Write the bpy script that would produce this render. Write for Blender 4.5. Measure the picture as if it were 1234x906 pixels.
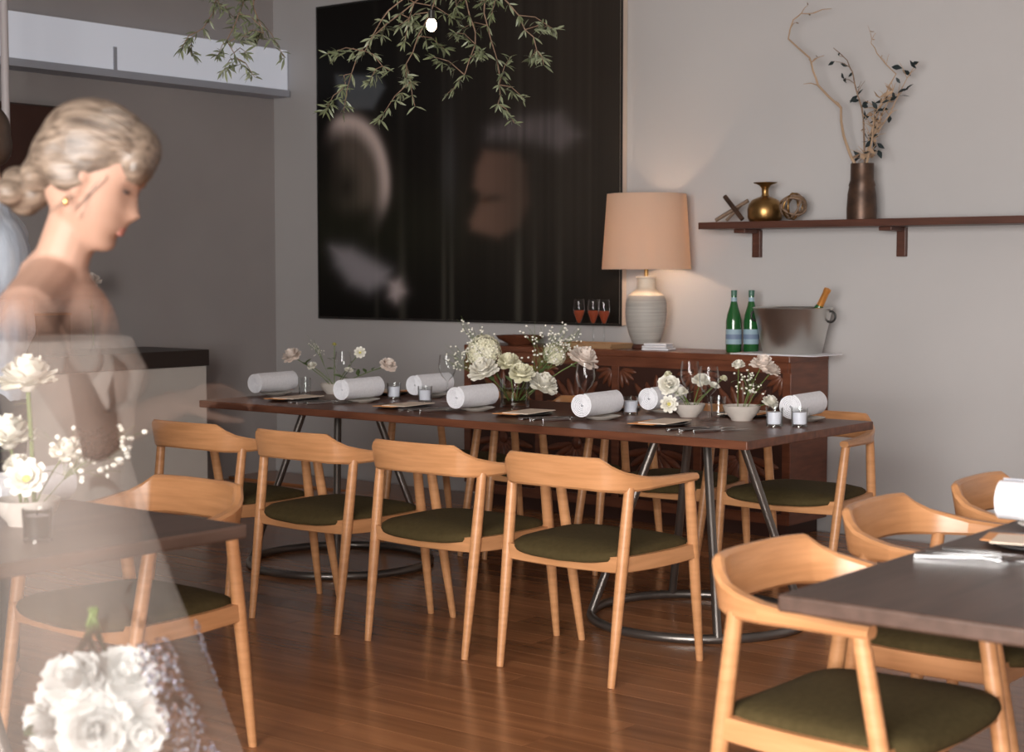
import bpy, math, random
import numpy as np
from mathutils import Vector, Matrix, Euler

# ------------------------------------------------------------------ camera, world, lights, exposure
sc = bpy.context.scene
for o in list(bpy.data.objects):
    bpy.data.objects.remove(o, do_unlink=True)
C = sc.collection
PI = math.pi
F_PX, YAW, PITCH, H = 1957.87, .6756, .0644, 1.3946
FW = Vector((-math.sin(YAW)*math.cos(PITCH), math.cos(YAW)*math.cos(PITCH), -math.sin(PITCH)))
RT = Vector((math.cos(YAW), math.sin(YAW), 0))
UP = RT.cross(FW)
CAM = Vector((0, 0, H))
cd = bpy.data.cameras.new('camera')
cd.sensor_width = 36; cd.sensor_fit = 'HORIZONTAL'; cd.lens = F_PX*36/1234
cd.dof.use_dof = True; cd.dof.focus_distance = 6.6; cd.dof.aperture_fstop = 4.0
cd.clip_start = .05
cam = bpy.data.objects.new('camera', cd); C.objects.link(cam)
cam.matrix_world = Matrix(((RT.x, UP.x, -FW.x, 0), (RT.y, UP.y, -FW.y, 0), (RT.z, UP.z, -FW.z, H), (0, 0, 0, 1)))
sc.camera = cam
sc.view_settings.view_transform = 'Standard'; sc.view_settings.look = 'None'
sc.view_settings.exposure = 0.0; sc.view_settings.gamma = 1.0; sc.view_settings.use_curve_mapping = False
w = bpy.data.worlds.new('world'); sc.world = w; w.use_nodes = True
w.node_tree.nodes['Background'].inputs[0].default_value = (.62, .70, .86, 1)
w.node_tree.nodes['Background'].inputs[1].default_value = .35
def lamp(name, kind, loc, energy, color, rot=None, **kw):
    d = bpy.data.lights.new(name, kind); d.energy = energy; d.color = color
    for k, v in kw.items(): setattr(d, k, v)
    o = bpy.data.objects.new(name, d); C.objects.link(o); o.location = loc
    if rot: o.rotation_euler = rot
    return o
# daylight through the glazed front of the room
lamp('window_daylight', 'AREA', (.3, -3.2, 2.1), 1480, (1.0, .945, .91), (PI/2, 0, 0), shape='RECTANGLE', size=5.0, size_y=3.2)
sun = lamp('sun', 'SUN', (0, -3, 6), 1.0, (1.0, .82, .66), angle=math.radians(1.5))
sun.rotation_euler = Vector((-.42, .80, -.60)).to_track_quat('-Z', 'Y').to_euler()

# ------------------------------------------------------------------ helpers
def ray(x, y): return FW + RT*((x-617)/F_PX) - UP*((y-453)/F_PX)
def at_d(x, y, d): return CAM + ray(x, y)*d           # point at camera depth d
def at_y(x, y, Y): r = ray(x, y); return CAM + r*(Y/r.y)
def depth(p): return (Vector(p)-CAM).dot(FW)

class MB:
    def __init__(s): s.v = []; s.f = []
    def add(s, vs, fs):
        n = len(s.v); s.v += [tuple(v) for v in vs]; s.f += [tuple(i+n for i in f) for f in fs]; return s
    def box(s, c, d, rz=0, m=None):
        x, y, z = d[0]/2, d[1]/2, d[2]/2
        vs = [Vector((i*x, j*y, k*z)) for i in (-1, 1) for j in (-1, 1) for k in (-1, 1)]
        R = m if m else Matrix.Rotation(rz, 3, 'Z')
        vs = [R @ v + Vector(c) for v in vs]
        return s.add(vs, [(0, 1, 3, 2), (4, 6, 7, 5), (0, 4, 5, 1), (2, 3, 7, 6), (0, 2, 6, 4), (1, 5, 7, 3)])
    def rings(s, rings, close=True, cap=True):
        n = len(rings[0]); vs = [p for r in rings for p in r]; fs = []
        for i in range(len(rings)-1):
            for j in range(n if close else n-1):
                a = i*n+j; b = i*n+(j+1) % n
                fs.append((a, b, b+n, a+n))
        if cap and close:
            fs.append(tuple(range(n-1, -1, -1))); fs.append(tuple((len(rings)-1)*n+j for j in range(n)))
        return s.add(vs, fs)
    def tube(s, pts, rad, n=8, cap=True):
        pts = [Vector(p) for p in pts]
        if not hasattr(rad, '__len__'): rad = [rad]*len(pts)
        rings = []; ref = None
        for i, p in enumerate(pts):
            t = (pts[min(i+1, len(pts)-1)]-pts[max(i-1, 0)]).normalized()
            if ref is None:
                ref = Vector((0, 0, 1)) if abs(t.z) < .9 else Vector((1, 0, 0))
            u = (ref - t*ref.dot(t)).normalized(); ref = u; v = t.cross(u)
            rings.append([p+(u*math.cos(2*PI*k/n)+v*math.sin(2*PI*k/n))*rad[i] for k in range(n)])
        return s.rings(rings, True, cap)
    def lathe(s, prof, n=24, c=(0, 0, 0), cap=False):
        rings = [[(c[0]+r*math.cos(2*PI*k/n), c[1]+r*math.sin(2*PI*k/n), c[2]+z) for k in range(n)] for r, z in prof]
        return s.rings(rings, True, cap)
    def ell(s, c, r, n=12, m=8, rot=None):
        c = Vector(c); rings = []
        for i in range(m+1):
            a = -PI/2+PI*i/m; a = max(min(a, PI/2-.02), -PI/2+.02)
            ring = []
            for k in range(n):
                p = Vector((r[0]*math.cos(a)*math.cos(2*PI*k/n), r[1]*math.cos(a)*math.sin(2*PI*k/n), r[2]*math.sin(a)))
                ring.append((rot @ p if rot else p)+c)
            rings.append(ring)
        return s.rings(rings)
    def cap(s, p0, r0, p1, r1, n=14):     # tapered capsule
        p0 = Vector(p0); p1 = Vector(p1); t = (p1-p0).normalized()
        pts = []; rr = []
        for a in (-80, -50, -20): pts.append(p0+t*r0*math.sin(math.radians(a))); rr.append(r0*math.cos(math.radians(a)))
        for a in (20, 50, 80): pts.append(p1+t*r1*math.sin(math.radians(a))); rr.append(r1*math.cos(math.radians(a)))
        return s.tube(pts, rr, n)
    def torus(s, c, R, r, n=40, m=8):
        vs = []; fs = []
        for i in range(n):
            a = 2*PI*i/n
            for j in range(m):
                b = 2*PI*j/m
                vs.append((c[0]+(R+r*math.cos(b))*math.cos(a), c[1]+(R+r*math.cos(b))*math.sin(a), c[2]+r*math.sin(b)))
        for i in range(n):
            for j in range(m):
                fs.append((i*m+j, ((i+1) % n)*m+j, ((i+1) % n)*m+(j+1) % m, i*m+(j+1) % m))
        return s.add(vs, fs)
    def mesh(s, name, smooth=40):
        me = bpy.data.meshes.new(name); me.from_pydata([tuple(v) for v in s.v], [], s.f); me.update()
        if smooth:
            me.shade_smooth()
            if smooth < 180: me.set_sharp_from_angle(angle=math.radians(smooth))
        return me
    def build(s, name, mat, parent=None, smooth=40, bevel=0, seg=2):
        return link(name, s.mesh(name, smooth), mat, parent, bevel, seg)
def link(name, me, mat, parent=None, bevel=0, seg=2):
    o = bpy.data.objects.new(name, me); C.objects.link(o)
    if mat and not me.materials: me.materials.append(mat)
    if parent: o.parent = parent
    if bevel:
        b = o.modifiers.new('bevel', 'BEVEL'); b.width = bevel; b.segments = seg; b.limit_method = 'ANGLE'
    return o
def tag(o, label, cat, group=None, kind=None):
    o['label'] = label; o['category'] = cat
    if group: o['group'] = group
    if kind: o['kind'] = kind
    return o
def thing(name, label, cat, loc=(0, 0, 0), rz=0, group=None):
    o = bpy.data.objects.new(name, None); C.objects.link(o); o.empty_display_size = .05
    o.location = loc; o.rotation_euler = (0, 0, rz)
    return tag(o, label, cat, group)
def struct(name, mb, mat, label, parent=None, **kw):
    o = mb.build(name, mat, parent, **kw)
    o['kind'] = 'structure'
    if not parent: o['label'] = label; o['category'] = name.split('_')[0]
    return o
def dup(root, loc, rz, label, group=None, scale=None):
    def cp(o, p):
        c = o.copy(); C.objects.link(c); c.parent = p
        for ch in o.children: cp(ch, c)
        return c
    r = cp(root, None); r.location = loc; r.rotation_euler = (0, 0, rz); r['label'] = label
    if group: r['group'] = group
    if scale: r.scale = (scale,)*3
    return r

# ------------------------------------------------------------------ materials
def mat(name, col, rough=.5, metal=0, spec=.5, **kw):
    m = bpy.data.materials.new(name); m.use_nodes = True; b = m.node_tree.nodes['Principled BSDF']
    b.inputs['Base Color'].default_value = (*col, 1); b.inputs['Roughness'].default_value = rough
    b.inputs['Metallic'].default_value = metal; b.inputs['Specular IOR Level'].default_value = spec
    for k, v in kw.items(): b.inputs[k].default_value = v
    return m
def nodes(m): return m.node_tree.nodes, m.node_tree.links, m.node_tree.nodes['Principled BSDF']
def noisy(m, c1, c2, scale=(1, 1, 1), detail=4, rough=None, bump=0, obj_rand=0, nscale=1, dist=0):
    N, L, b = nodes(m)
    tc = N.new('ShaderNodeTexCoord'); mp = N.new('ShaderNodeMapping'); mp.inputs['Scale'].default_value = scale
    L.new(tc.outputs['Object'], mp.inputs[0]); vec = mp.outputs[0]
    if obj_rand:
        oi = N.new('ShaderNodeObjectInfo'); ad = N.new('ShaderNodeVectorMath'); ad.operation = 'ADD'
        sc_ = N.new('ShaderNodeMath'); sc_.operation = 'MULTIPLY'; sc_.inputs[1].default_value = 37
        L.new(oi.outputs['Random'], sc_.inputs[0]); L.new(vec, ad.inputs[0]); L.new(sc_.outputs[0], ad.inputs[1]); vec = ad.outputs[0]
    nz = N.new('ShaderNodeTexNoise'); nz.inputs['Scale'].default_value = nscale; nz.inputs['Detail'].default_value = detail
    nz.inputs['Distortion'].default_value = dist
    L.new(vec, nz.inputs['Vector'])
    rp = N.new('ShaderNodeValToRGB'); rp.color_ramp.elements[0].position = .3; rp.color_ramp.elements[1].position = .7
    rp.color_ramp.elements[0].color = (*c1, 1); rp.color_ramp.elements[1].color = (*c2, 1)
    L.new(nz.outputs['Fac'], rp.inputs[0]); out = rp.outputs[0]
    if obj_rand:
        hs = N.new('ShaderNodeHueSaturation'); mr = N.new('ShaderNodeMapRange')
        mr.inputs[3].default_value = 1-obj_rand; mr.inputs[4].default_value = 1+obj_rand
        L.new(oi.outputs['Random'], mr.inputs[0]); L.new(mr.outputs[0], hs.inputs['Value']); L.new(out, hs.inputs['Color']); out = hs.outputs[0]
    L.new(out, b.inputs['Base Color'])
    if bump:
        bp = N.new('ShaderNodeBump'); bp.inputs['Strength'].default_value = bump; bp.inputs['Distance'].default_value = .01
        L.new(nz.outputs['Fac'], bp.inputs['Height']); L.new(bp.outputs[0], b.inputs['Normal'])
    return m
def see_through(m, fac):                  # partly transparent surface for reflected figures, fac = opacity value or socket maker
    N, L, b = nodes(m); out = [n for n in N if n.type == 'OUTPUT_MATERIAL'][0]
    tr = N.new('ShaderNodeBsdfTransparent'); mx = N.new('ShaderNodeMixShader')
    if callable(fac): L.new(fac(N, L), mx.inputs[0])
    else: mx.inputs[0].default_value = fac
    L.new(tr.outputs[0], mx.inputs[1]); L.new(b.outputs[0], mx.inputs[2]); L.new(mx.outputs[0], out.inputs[0])
    return m
def glassy(name, tint=(1, 1, 1), blend=.25, rough=.02, body=0):
    m = bpy.data.materials.new(name); m.use_nodes = True; N = m.node_tree.nodes; L = m.node_tree.links; N.clear()
    out = N.new('ShaderNodeOutputMaterial'); tr = N.new('ShaderNodeBsdfTransparent'); tr.inputs[0].default_value = (*tint, 1)
    gl = N.new('ShaderNodeBsdfGlossy'); gl.inputs['Roughness'].default_value = rough
    lw = N.new('ShaderNodeLayerWeight'); lw.inputs[0].default_value = blend
    mx = N.new('ShaderNodeMixShader'); ml = N.new('ShaderNodeMath'); ml.operation = 'MULTIPLY_ADD'; ml.inputs[1].default_value = .55; ml.inputs[2].default_value = .025; ml.use_clamp = True
    L.new(lw.outputs['Fresnel'], ml.inputs[0]); L.new(ml.outputs[0], mx.inputs[0]); L.new(tr.outputs[0], mx.inputs[1]); L.new(gl.outputs[0], mx.inputs[2])
    L.new(mx.outputs[0], out.inputs[0]); return m
def emis(name, col, st):
    m = mat(name, col); b = m.node_tree.nodes['Principled BSDF']
    b.inputs['Emission Color'].default_value = (*col, 1); b.inputs['Emission Strength'].default_value = st; return m

M = {}
M['wall'] = noisy(mat('wall_paint', (.42, .40, .41), .75, spec=.3), (.47, .452, .448), (.50, .482, .478), nscale=1.2, bump=.03)
M['wall_dark'] = noisy(mat('wall_taupe', (.2, .19, .18), .6, spec=.3), (.34, .312, .305), (.38, .35, .342), nscale=1.2, bump=.03)
M['ceiling'] = mat('ceiling_paint', (.5, .49, .48), .8)
M['beam'] = noisy(mat('beam_white', (.75, .76, .8), .5), (.72, .73, .78), (.8, .81, .85), nscale=2)
M['clerestory'] = mat('frosted_daylit_pane', (.7, .71, .75), .5, **{'Emission Color': (.80, .86, 1, 1), 'Emission Strength': .22})  # glow added so the reflected white band reads bright enough
M['beam_edge'] = mat('beam_edge_grey', (.40, .42, .48), .5)
M['floor'] = noisy(mat('floor_boards', (.2, .1, .05), .22, spec=.5), (.24, .096, .040), (.37, .158, .068), (1.2, 14, 14), 5, obj_rand=.22, nscale=1.6, bump=.04)
M['oak'] = noisy(mat('chair_wood', (.55, .3, .14), .38, spec=.45), (.50, .235, .098), (.62, .305, .14), (2.5, 2.5, 26), 4, obj_rand=.05, nscale=2.2, bump=.02)
M['oak_x'] = noisy(mat('chair_wood_rail', (.55, .3, .14), .28, spec=.5), (.51, .24, .100), (.63, .31, .142), (3, 3, 34), 4, obj_rand=.05, nscale=2, bump=.02)
M['olive'] = noisy(mat('olive_fabric', (.05, .04, .015), .9, spec=.2), (.056, .040, .014), (.072, .052, .020), nscale=60, bump=.15)
M['table'] = noisy(mat('table_walnut', (.08, .035, .02), .34, spec=.32), (.075, .026, .014), (.165, .060, .031), (2.2, 22, 22), 5, nscale=1.5, bump=.05)
M['table_grey'] = noisy(mat('table_worn_walnut', (.12, .08, .06), .42, spec=.5), (.062, .036, .026), (.100, .060, .045), (22, 2.2, 22), 5, nscale=1.5, bump=.05)
M['side'] = noisy(mat('sideboard_rosewood', (.1, .035, .02), .35), (.115, .036, .018), (.20, .068, .034), (3, 3, 18), 5, nscale=2, bump=.05)
M['side_dark'] = mat('sideboard_recess_wood', (.045, .015, .009), .5)
M['shelf'] = noisy(mat('shelf_wood', (.11, .04, .025), .45), (.065, .023, .014), (.105, .038, .023), (2, 20, 20), 4, nscale=2)
M['steel'] = mat('dark_steel', (.19, .17, .155), .34, .85)
M['linen'] = noisy(mat('white_linen', (.7, .71, .76), .9, spec=.2), (.78, .78, .82), (.86, .86, .90), nscale=90, bump=.25)
M['stone'] = noisy(mat('stoneware', (.5, .45, .4), .55), (.45, .40, .36), (.58, .53, .48), nscale=14)
M['plate'] = mat('cream_plate', (.62, .58, .52), .3)
M['slate'] = mat('dark_charger_plate', (.025, .024, .026), .35)
M['card'] = mat('cream_card', (.82, .68, .55), .8)
M['card_back'] = mat('orange_card_liner', (.75, .33, .12), .7)
M['chrome'] = mat('brushed_steel', (.66, .65, .62), .36, 1)
M['silver'] = mat('cutlery_steel', (.62, .62, .62), .18, 1)
M['glass'] = glassy('clear_glass', (.97, .98, .98), .18)
M['wax'] = mat('white_wax', (.74, .74, .82), .6, **{'Subsurface Weight': 0})
M['rose_wine'] = mat('rose_wine', (.50, .12, .06), .1, **{'Transmission Weight': .5})
M['petal_w'] = noisy(mat('white_petals', (.85, .82, .74), .7, spec=.25), (.78, .74, .63), (.88, .86, .80), nscale=30)
M['petal_c'] = noisy(mat('cream_petals', (.8, .75, .58), .7, spec=.25), (.72, .69, .48), (.85, .82, .68), nscale=25)
M['petal_p'] = noisy(mat('blush_petals', (.8, .66, .58), .7, spec=.25), (.80, .68, .60), (.88, .80, .74), nscale=25)
M['heart'] = mat('yellow_green_heart', (.5, .45, .12), .8)
M['stem'] = mat('green_stem', (.12, .17, .045), .6)
M['leaf'] = noisy(mat('green_leaf', (.1, .15, .05), .55), (.07, .11, .035), (.15, .21, .08), nscale=20)
M['olive_leaf'] = noisy(mat('olive_tree_leaf', (.2, .22, .1), .4), (.085, .105, .040), (.27, .30, .20), nscale=3, obj_rand=.35)
M['twig'] = noisy(mat('dry_twig', (.22, .15, .1), .8), (.16, .10, .065), (.28, .19, .13), nscale=40)
M['pale_twig'] = mat('pale_dried_stalk', (.42, .29, .19), .85)
M['dark_leaf'] = mat('dark_dried_leaf', (.012, .022, .024), .6)
M['brass'] = mat('aged_brass', (.34, .20, .075), .33, .95)
M['bronze'] = noisy(mat('dark_bronze', (.13, .08, .055), .42, .5), (.045, .028, .021), (.12, .066, .042), nscale=14)
M['bottle'] = mat('green_bottle_glass', (.016, .10, .026), .12, spec=.8)
M['label'] = mat('pale_blue_label', (.30, .42, .50), .6)
M['label_b'] = mat('blue_label_print', (.16, .22, .33), .6)
M['foil'] = mat('orange_gold_foil', (.75, .32, .08), .35, .6)
M['lamp_grey'] = noisy(mat('ribbed_grey_ceramic', (.42, .40, .37), .6), (.36, .335, .31), (.46, .435, .40), (1, 1, 45), 3, nscale=3)
M['lamp_cream'] = mat('cream_ceramic', (.66, .58, .48), .5)
M['black'] = mat('black_paint', (.012, .011, .010), .4)
M['cream_edge'] = mat('cream_frame_edge', (.62, .52, .44), .6)
M['pale_panel'] = noisy(mat('counter_pale_panel', (.5, .46, .42), .55), (.56, .515, .47), (.62, .575, .53), nscale=2)
M['counter_top'] = mat('counter_dark_top', (.035, .024, .02), .45)
M['white_metal'] = mat('white_powder_coat', (.6, .56, .57), .4)
M['earring'] = mat('gold_earring', (.8, .5, .2), .25, 1)
M['bulb'] = emis('warm_bulb', (1, .78, .52), 14)
M['spot'] = emis('pendant_glow', (1, .85, .6), 6)
M['tray'] = mat('tan_tray', (.42, .25, .13), .5)
M['facade'] = mat('window_frame_metal', (.05, .05, .05), .5)
M['paving'] = noisy(mat('terrace_paving', (.35, .33, .31), .8), (.28, .27, .25), (.42, .40, .38), nscale=3)
# lamp shade: linen that lets light through
sh = mat('shade_linen', (.78, .66, .57), .9); N, L, b = nodes(sh)
tl = N.new('ShaderNodeBsdfTranslucent'); tl.inputs[0].default_value = (.86, .70, .56, 1); ms = N.new('ShaderNodeMixShader'); ms.inputs[0].default_value = .6
L.new(b.outputs[0], ms.inputs[1]); L.new(tl.outputs[0], ms.inputs[2]); L.new(ms.outputs[0], N['Material Output'].inputs[0]); M['shade'] = sh

# ------------------------------------------------------------------ the room
XL, XR, YB, YF, ZC = -8.4, 2.4, 7.84, -.9, 3.5
fl = struct('floor', MB().box(((XL+XR)/2, (YF+YB)/2, -.065), (XR-XL+.4, YB-YF+.4, .1)), M['floor'], 'warm brown polished timber strip floor across the dining room', smooth=0)
random.seed(4)
PW = .132; lens = [1.5, 1.9, 2.3]; pm = []
for l in lens:
    mb = MB().box((0, 0, -.0075), (l-.0025, PW-.0025, .015)); me = mb.mesh('plank', 0); me.materials.append(M['floor']); pm.append(me)
row = 0; y = 1.25
while y < YB:
    x = -8.4 + random.uniform(-1.2, 0)
    x_end = -.2
    while x < x_end:
        k = random.randrange(3); l = lens[k]
        cx = x+l/2
        # only boards the room view takes in
        if cx+l/2 > -1.75*y-.6 and cx-l/2 < -.30*y+1.3 and cx-l/2 > XL-.35:
            o = bpy.data.objects.new('plank', pm[k]); C.objects.link(o); o.parent = fl; o.location = (cx, y, 0)
        x += l
    y += PW
struct('ceiling', MB().box(((XL+XR)/2, (YF+YB)/2, ZC+.05), (XR-XL+.4, YB-YF+.4, .1)), M['ceiling'], 'plain pale ceiling above the dining room', smooth=0)
struct('wall_back', MB().box(((XL+XR)/2, YB+.06, ZC/2-.1), (XR-XL+.4, .12, ZC+.2)), M['wall'], 'pale grey-lilac painted back wall behind the sideboard', smooth=0)
struct('wall_left', MB().box((XL-.06, (YF+YB)/2, ZC/2-.1), (.12, YB-YF, ZC+.2)), M['wall_dark'], 'taupe side wall behind the bar counter', smooth=0)
struct('wall_right', MB().box((XR+.06, (YF+YB)/2, ZC/2-.1), (.12, YB-YF, ZC+.2)), M['wall'], 'plain painted side wall to the right', smooth=0)
struct('baseboard_back', MB().box(((XL+XR)/2, YB-.006, .05), (XR-XL, .012, .1)), M['wall'], 'low painted skirting board along the back wall', smooth=0)
t1 = struct('window_4', MB().box((XL+.09, 5.1, 2.765), (.18, 5.4, .27)), M['clerestory'], 'long white daylit strip window high on the taupe side wall', smooth=0)  # reflected outdoor band built as an added glowing strip, no real opening
o = MB().box((XL+.10, 5.1, 2.606), (.20, 5.4, .045)).build('window_sill', M['beam_edge'], t1, 0)
o = MB().box((XL+.184, 6.35, 2.70), (.008, .025, .14)).build('window_catch', M['beam_edge'], t1, 0)
# glazed front behind the camera: lintel, side wall, posts and panes
struct('wall_front', MB().box(((XL+XR)/2, YF, 3.2), (XR-XL+.4, .12, .6)).box((-5.6, YF, 1.45), (5.6, .12, 2.9)).box((2.3, YF, 1.45), (.4, .12, 2.9)), M['wall'], 'front wall above and beside the sliding doors', smooth=0)  # unseen; left part made solid to dim the room's left side
k = 0
for i, (a, bx) in enumerate([(-2.8, -1.2), (-1.2, .4), (.4, 2.1)]):
    k += 1
    o = struct('window_%d' % k, MB().box(((a+bx)/2, YF, 1.45), (bx-a-.06, .012, 2.8)), M['glass'], 'tall clear glass pane of the sliding doors, %s' % ['leftmost of three', 'middle of three', 'rightmost of three'][i], smooth=0)
    fm = MB()
    for x in (a+.015, bx-.015): fm.box((x, YF, 1.45), (.05, .07, 2.9))
    fm.box(((a+bx)/2, YF, .025), (bx-a, .07, .05)).box(((a+bx)/2, YF, 2.875), (bx-a, .07, .05))
    fm.build('window_frame', M['facade'], o, 0)
struct('ground', MB().box((-3, -5.5, -.08), (30, 8.9, .1)), M['paving'], 'grey paved terrace outside the sliding doors', smooth=0)

# ------------------------------------------------------------------ chairs
def chair_root(label, group):
    t = thing('oak_armchair', label, 'chair', group=group)
    # continuous back-and-arm rail: plan path, bottom, top, width
    S = [(0, -.268, .660, .772, .024), (.07, -.266, .660, .772, .024), (.13, -.259, .659, .772, .025), (.160, -.251, .657, .7715, .026), (.182, -.243, .655, .771, .027),
         (.189, -.240, .655, .765, .028), (.212, -.225, .654, .744, .030), (.238, -.196, .653, .724, .033), (.259, -.150, .654, .711, .037), (.271, -.095, .656, .700, .041), (.280, -.02, .660, .694, .044), (.287, .06, .662, .692, .045), (.291, .13, .663, .691, .043), (.293, .168, .664, .690, .038)]
    full = [(-s[0],)+s[1:] for s in reversed(S[1:])]+S
    P = [Vector((s[0], s[1], 0)) for s in full]; rings = []
    for i, s in enumerate(full):
        tg = (P[min(i+1, len(P)-1)]-P[max(i-1, 0)]).normalized(); n = Vector((tg.y, -tg.x, 0))
        zb, zt, w = s[2], s[3], s[4]; hw = w/2; c = min(.008, hw*.6)
        lean = (zt-zb-.03)*.22                       # tall part leans back a little
        pr = [(-hw+c, zb), (hw-c, zb), (hw, zb+c), (hw+lean*.9, zt-c), (hw-c+lean, zt), (-hw+c+lean, zt), (-hw+lean*.9, zt-c), (-hw, zb+c)]
        rings.append([P[i]+n*a+Vector((0, 0, z)) for a, z in pr])
    k = len(S)-1-9
    MB().rings(rings[k:len(full)-k]).build('backrest', M['oak_x'], t, 35)
    MB().rings(rings[len(full)-k-1:]).build('armrest', M['oak_x'], t, 35)
    MB().rings(rings[:k+1]).build('armrest', M['oak_x'], t, 35)
    LB, LT, FB, FT = (.240, -.262, 0), (.251, -.175, .668), (.262, .258, 0), (.288, .140, .672)
    for sx in (-1, 1):
        for a, b_ in ((LB, LT), (FB, FT)):
            p0 = Vector((a[0]*sx, a[1], a[2])); p1 = Vector((b_[0]*sx, b_[1], b_[2]))
            MB().tube([p0.lerp(p1, q) for q in (0, .02, .35, .62, .85, 1)], [.0125, .0135, .0185, .0205, .0195, .018], 12).build('leg', M['oak'], t)
    # seat rails between the legs at z about .41
    q = .41/.668
    bl = Vector(LB).lerp(Vector(LT), q); fl_ = Vector(FB).lerp(Vector(FT), q)
    def rail(p, r, h0, h1, zt):
        rings = []
        d = (r-p).normalized(); n = Vector((d.y, -d.x, 0)).normalized()
        for i in range(9):
            u = i/8; e = (2*u-1)**2; c = p.lerp(r, u); top = zt-(1-e)*h1; bot = zt-h0-(1-e)*.006
            c = c+n*0
            rings.append([Vector((c.x, c.y, 0))+n*a+Vector((0, 0, z)) for a, z in ((-.013, bot+.003), (-.01, bot), (.01, bot), (.013, bot+.003), (.013, top), (-.013, top))])
        return MB().rings(rings)
    B0, B1 = Vector((-bl.x, bl.y, 0)), Vector((bl.x, bl.y, 0)); F0, F1 = Vector((-fl_.x, fl_.y, 0)), Vector((fl_.x, fl_.y, 0))
    rail(B0, B1, .058, .022, .440).build('seat_rail', M['oak'], t)
    rail(F0, F1, .058, .018, .440).build('seat_rail', M['oak'], t)
    rail(B0, F0, .052, .004, .436).build('seat_rail', M['oak'], t)
    rail(B1, F1, .052, .004, .436).build('seat_rail', M['oak'], t)
    # domed cushion
    rings = []
    for s_, z in ((.90, .418), (.98, .423), (1.0, .434), (.985, .446), (.93, .456), (.75, .464), (.5, .469), (.22, .471), (.02, .4715)):
        ring = []
        for k in range(40):
            a = 2*PI*k/40; c, s2 = math.cos(a), math.sin(a); e = 2/5
            x = math.copysign(abs(c)**e, c)*.258*s_; y = math.copysign(abs(s2)**e, s2)*.246*s_-.004
            x *= 1+.06*y/.23
            edge_sag = -.016*(1-(x/.25)**2)*max(0, (abs(y)/.23))**3 if z < .462 else 0
            ring.append((x, y, z+edge_sag))
        rings.append(ring)
    MB().rings(rings).build('seat', M['olive'], t, 60)
    return t
NG = 'oak armchairs along the near side of the long table'
c0 = chair_root('oak armchair with olive seat, rightmost on near side of long table', NG); c0.location = (-3.337, 4.657, 0)
dup(c0, (-3.981, 4.657, 0), 0, 'oak armchair, second from the right on near side of long table')
dup(c0, (-4.625, 4.657, 0), 0, 'oak armchair, third from the right on near side of long table')
dup(c0, (-5.269, 4.657, 0), .02, 'oak armchair, furthest left on near side of long table')
FG = 'oak armchairs along the wall side of the long table'
for x, lab in ((-3.42, 'oak armchair at the far right corner of long table, beside the sideboard end'), (-4.06, 'oak armchair, second from right on sideboard side of long table'),
               (-4.72, 'oak armchair, third from right on sideboard side of long table'), (-5.40, 'oak armchair, furthest left on sideboard side of long table')):
    dup(c0, (x, 6.26, 0), PI+(.03 if x > -3.6 else 0), lab, FG)
RG = 'oak armchairs at the near right table'
dup(c0, (-1.60, 3.235, 0), -PI/2-.02, 'large foreground oak armchair with its arm under the right table corner', RG)
dup(c0, (-1.72, 4.07, 0), -PI/2+.05, 'oak armchair at right table, just beyond the foreground chair', RG)
dup(c0, (-1.70, 4.72, 0), -PI/2+.04, 'oak armchair at right table, cut by the right photo edge', RG)
dup(c0, (-3.775, 2.93, 0), PI, 'sunlit oak armchair at the head of the left table')

# ------------------------------------------------------------------ tables
def pedestal(t, x, y, zt, R=.43):
    MB().torus((x, y, .016), R, .019, 48, 8).build('base_ring', M['steel'], t, 180)
    for a in (48, 137, 215, -48):
        a = math.radians(a); c, s_ = math.cos(a), math.sin(a)
        MB().tube([(x+R*c, y+R*s_, .02), (x+.17*c, y+.17*s_, zt)], .017, 10).build('leg', M['steel'], t)
    MB().box((x, y, zt+.004), (.42, .42, .008)).build('mounting_plate', M['steel'], t, 0)
ZT = .775
t = thing('dining_table', 'long dark walnut dining table set with napkins and flowers', 'table')
MB().box((-4.535, 5.65, ZT-.017), (3.03, 1.02, .034)).build('tabletop', M['table'], t, 0, bevel=.004)
pedestal(t, -3.45, 5.5, ZT-.042); pedestal(t, -5.46, 5.5, ZT-.042)
t = thing('dining_table', 'worn brown dining table at the right edge, in the foreground', 'table')
MB().box((-.95, 4.02, ZT-.017), (1.17, 2.58, .034)).build('tabletop', M['table_grey'], t, 0, bevel=.006, seg=3)
pedestal(t, -.78, 3.3, ZT-.042, .36); pedestal(t, -.78, 4.7, ZT-.042, .36)
t = thing('dining_table', 'sunlit wooden dining table at the left edge, behind the woman', 'table')
MB().box((-3.49, 1.92, ZT-.017), (1.02, 1.52, .034)).build('tabletop', M['table_grey'], t, 0, bevel=.006, seg=3)
pedestal(t, -3.45, 1.95, ZT-.042, .36)

# ------------------------------------------------------------------ sideboard
SX0, SX1, SY0, SY1, SZ = -6.30, -4.10, 7.40, 7.825, .957
t = thing('carved_sideboard', 'dark red-brown wooden sideboard with carved fan doors', 'sideboard', ((SX0+SX1)/2, (SY0+SY1)/2, 0))
hw, hd = (SX1-SX0)/2, (SY1-SY0)/2
MB().box((0, 0, SZ-.0175), (2*hw, 2*hd, .035)).build('top', M['side'], t, 0, bevel=.005)
MB().box((0, .012, .50), (2*hw-.04, 2*hd-.03, .845)).build('body', M['side_dark'], t, 0)
MB().box((0, .02, .04), (2*hw-.10, 2*hd-.08, .08)).build('plinth', M['side_dark'], t, 0)
MB().box((hw-.012, .005, .50), (.02, 2*hd-.02, .845)).build('side_panel', M['side'], t, 0)
MB().box((-hw+.012, .005, .50), (.02, 2*hd-.02, .845)).build('side_panel', M['side'], t, 0)
fy = -hd+.018
MB().box((0, fy, .895), (2*hw-.04, .02, .055)).build('frame_rail', M['side'], t, 0)
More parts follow.
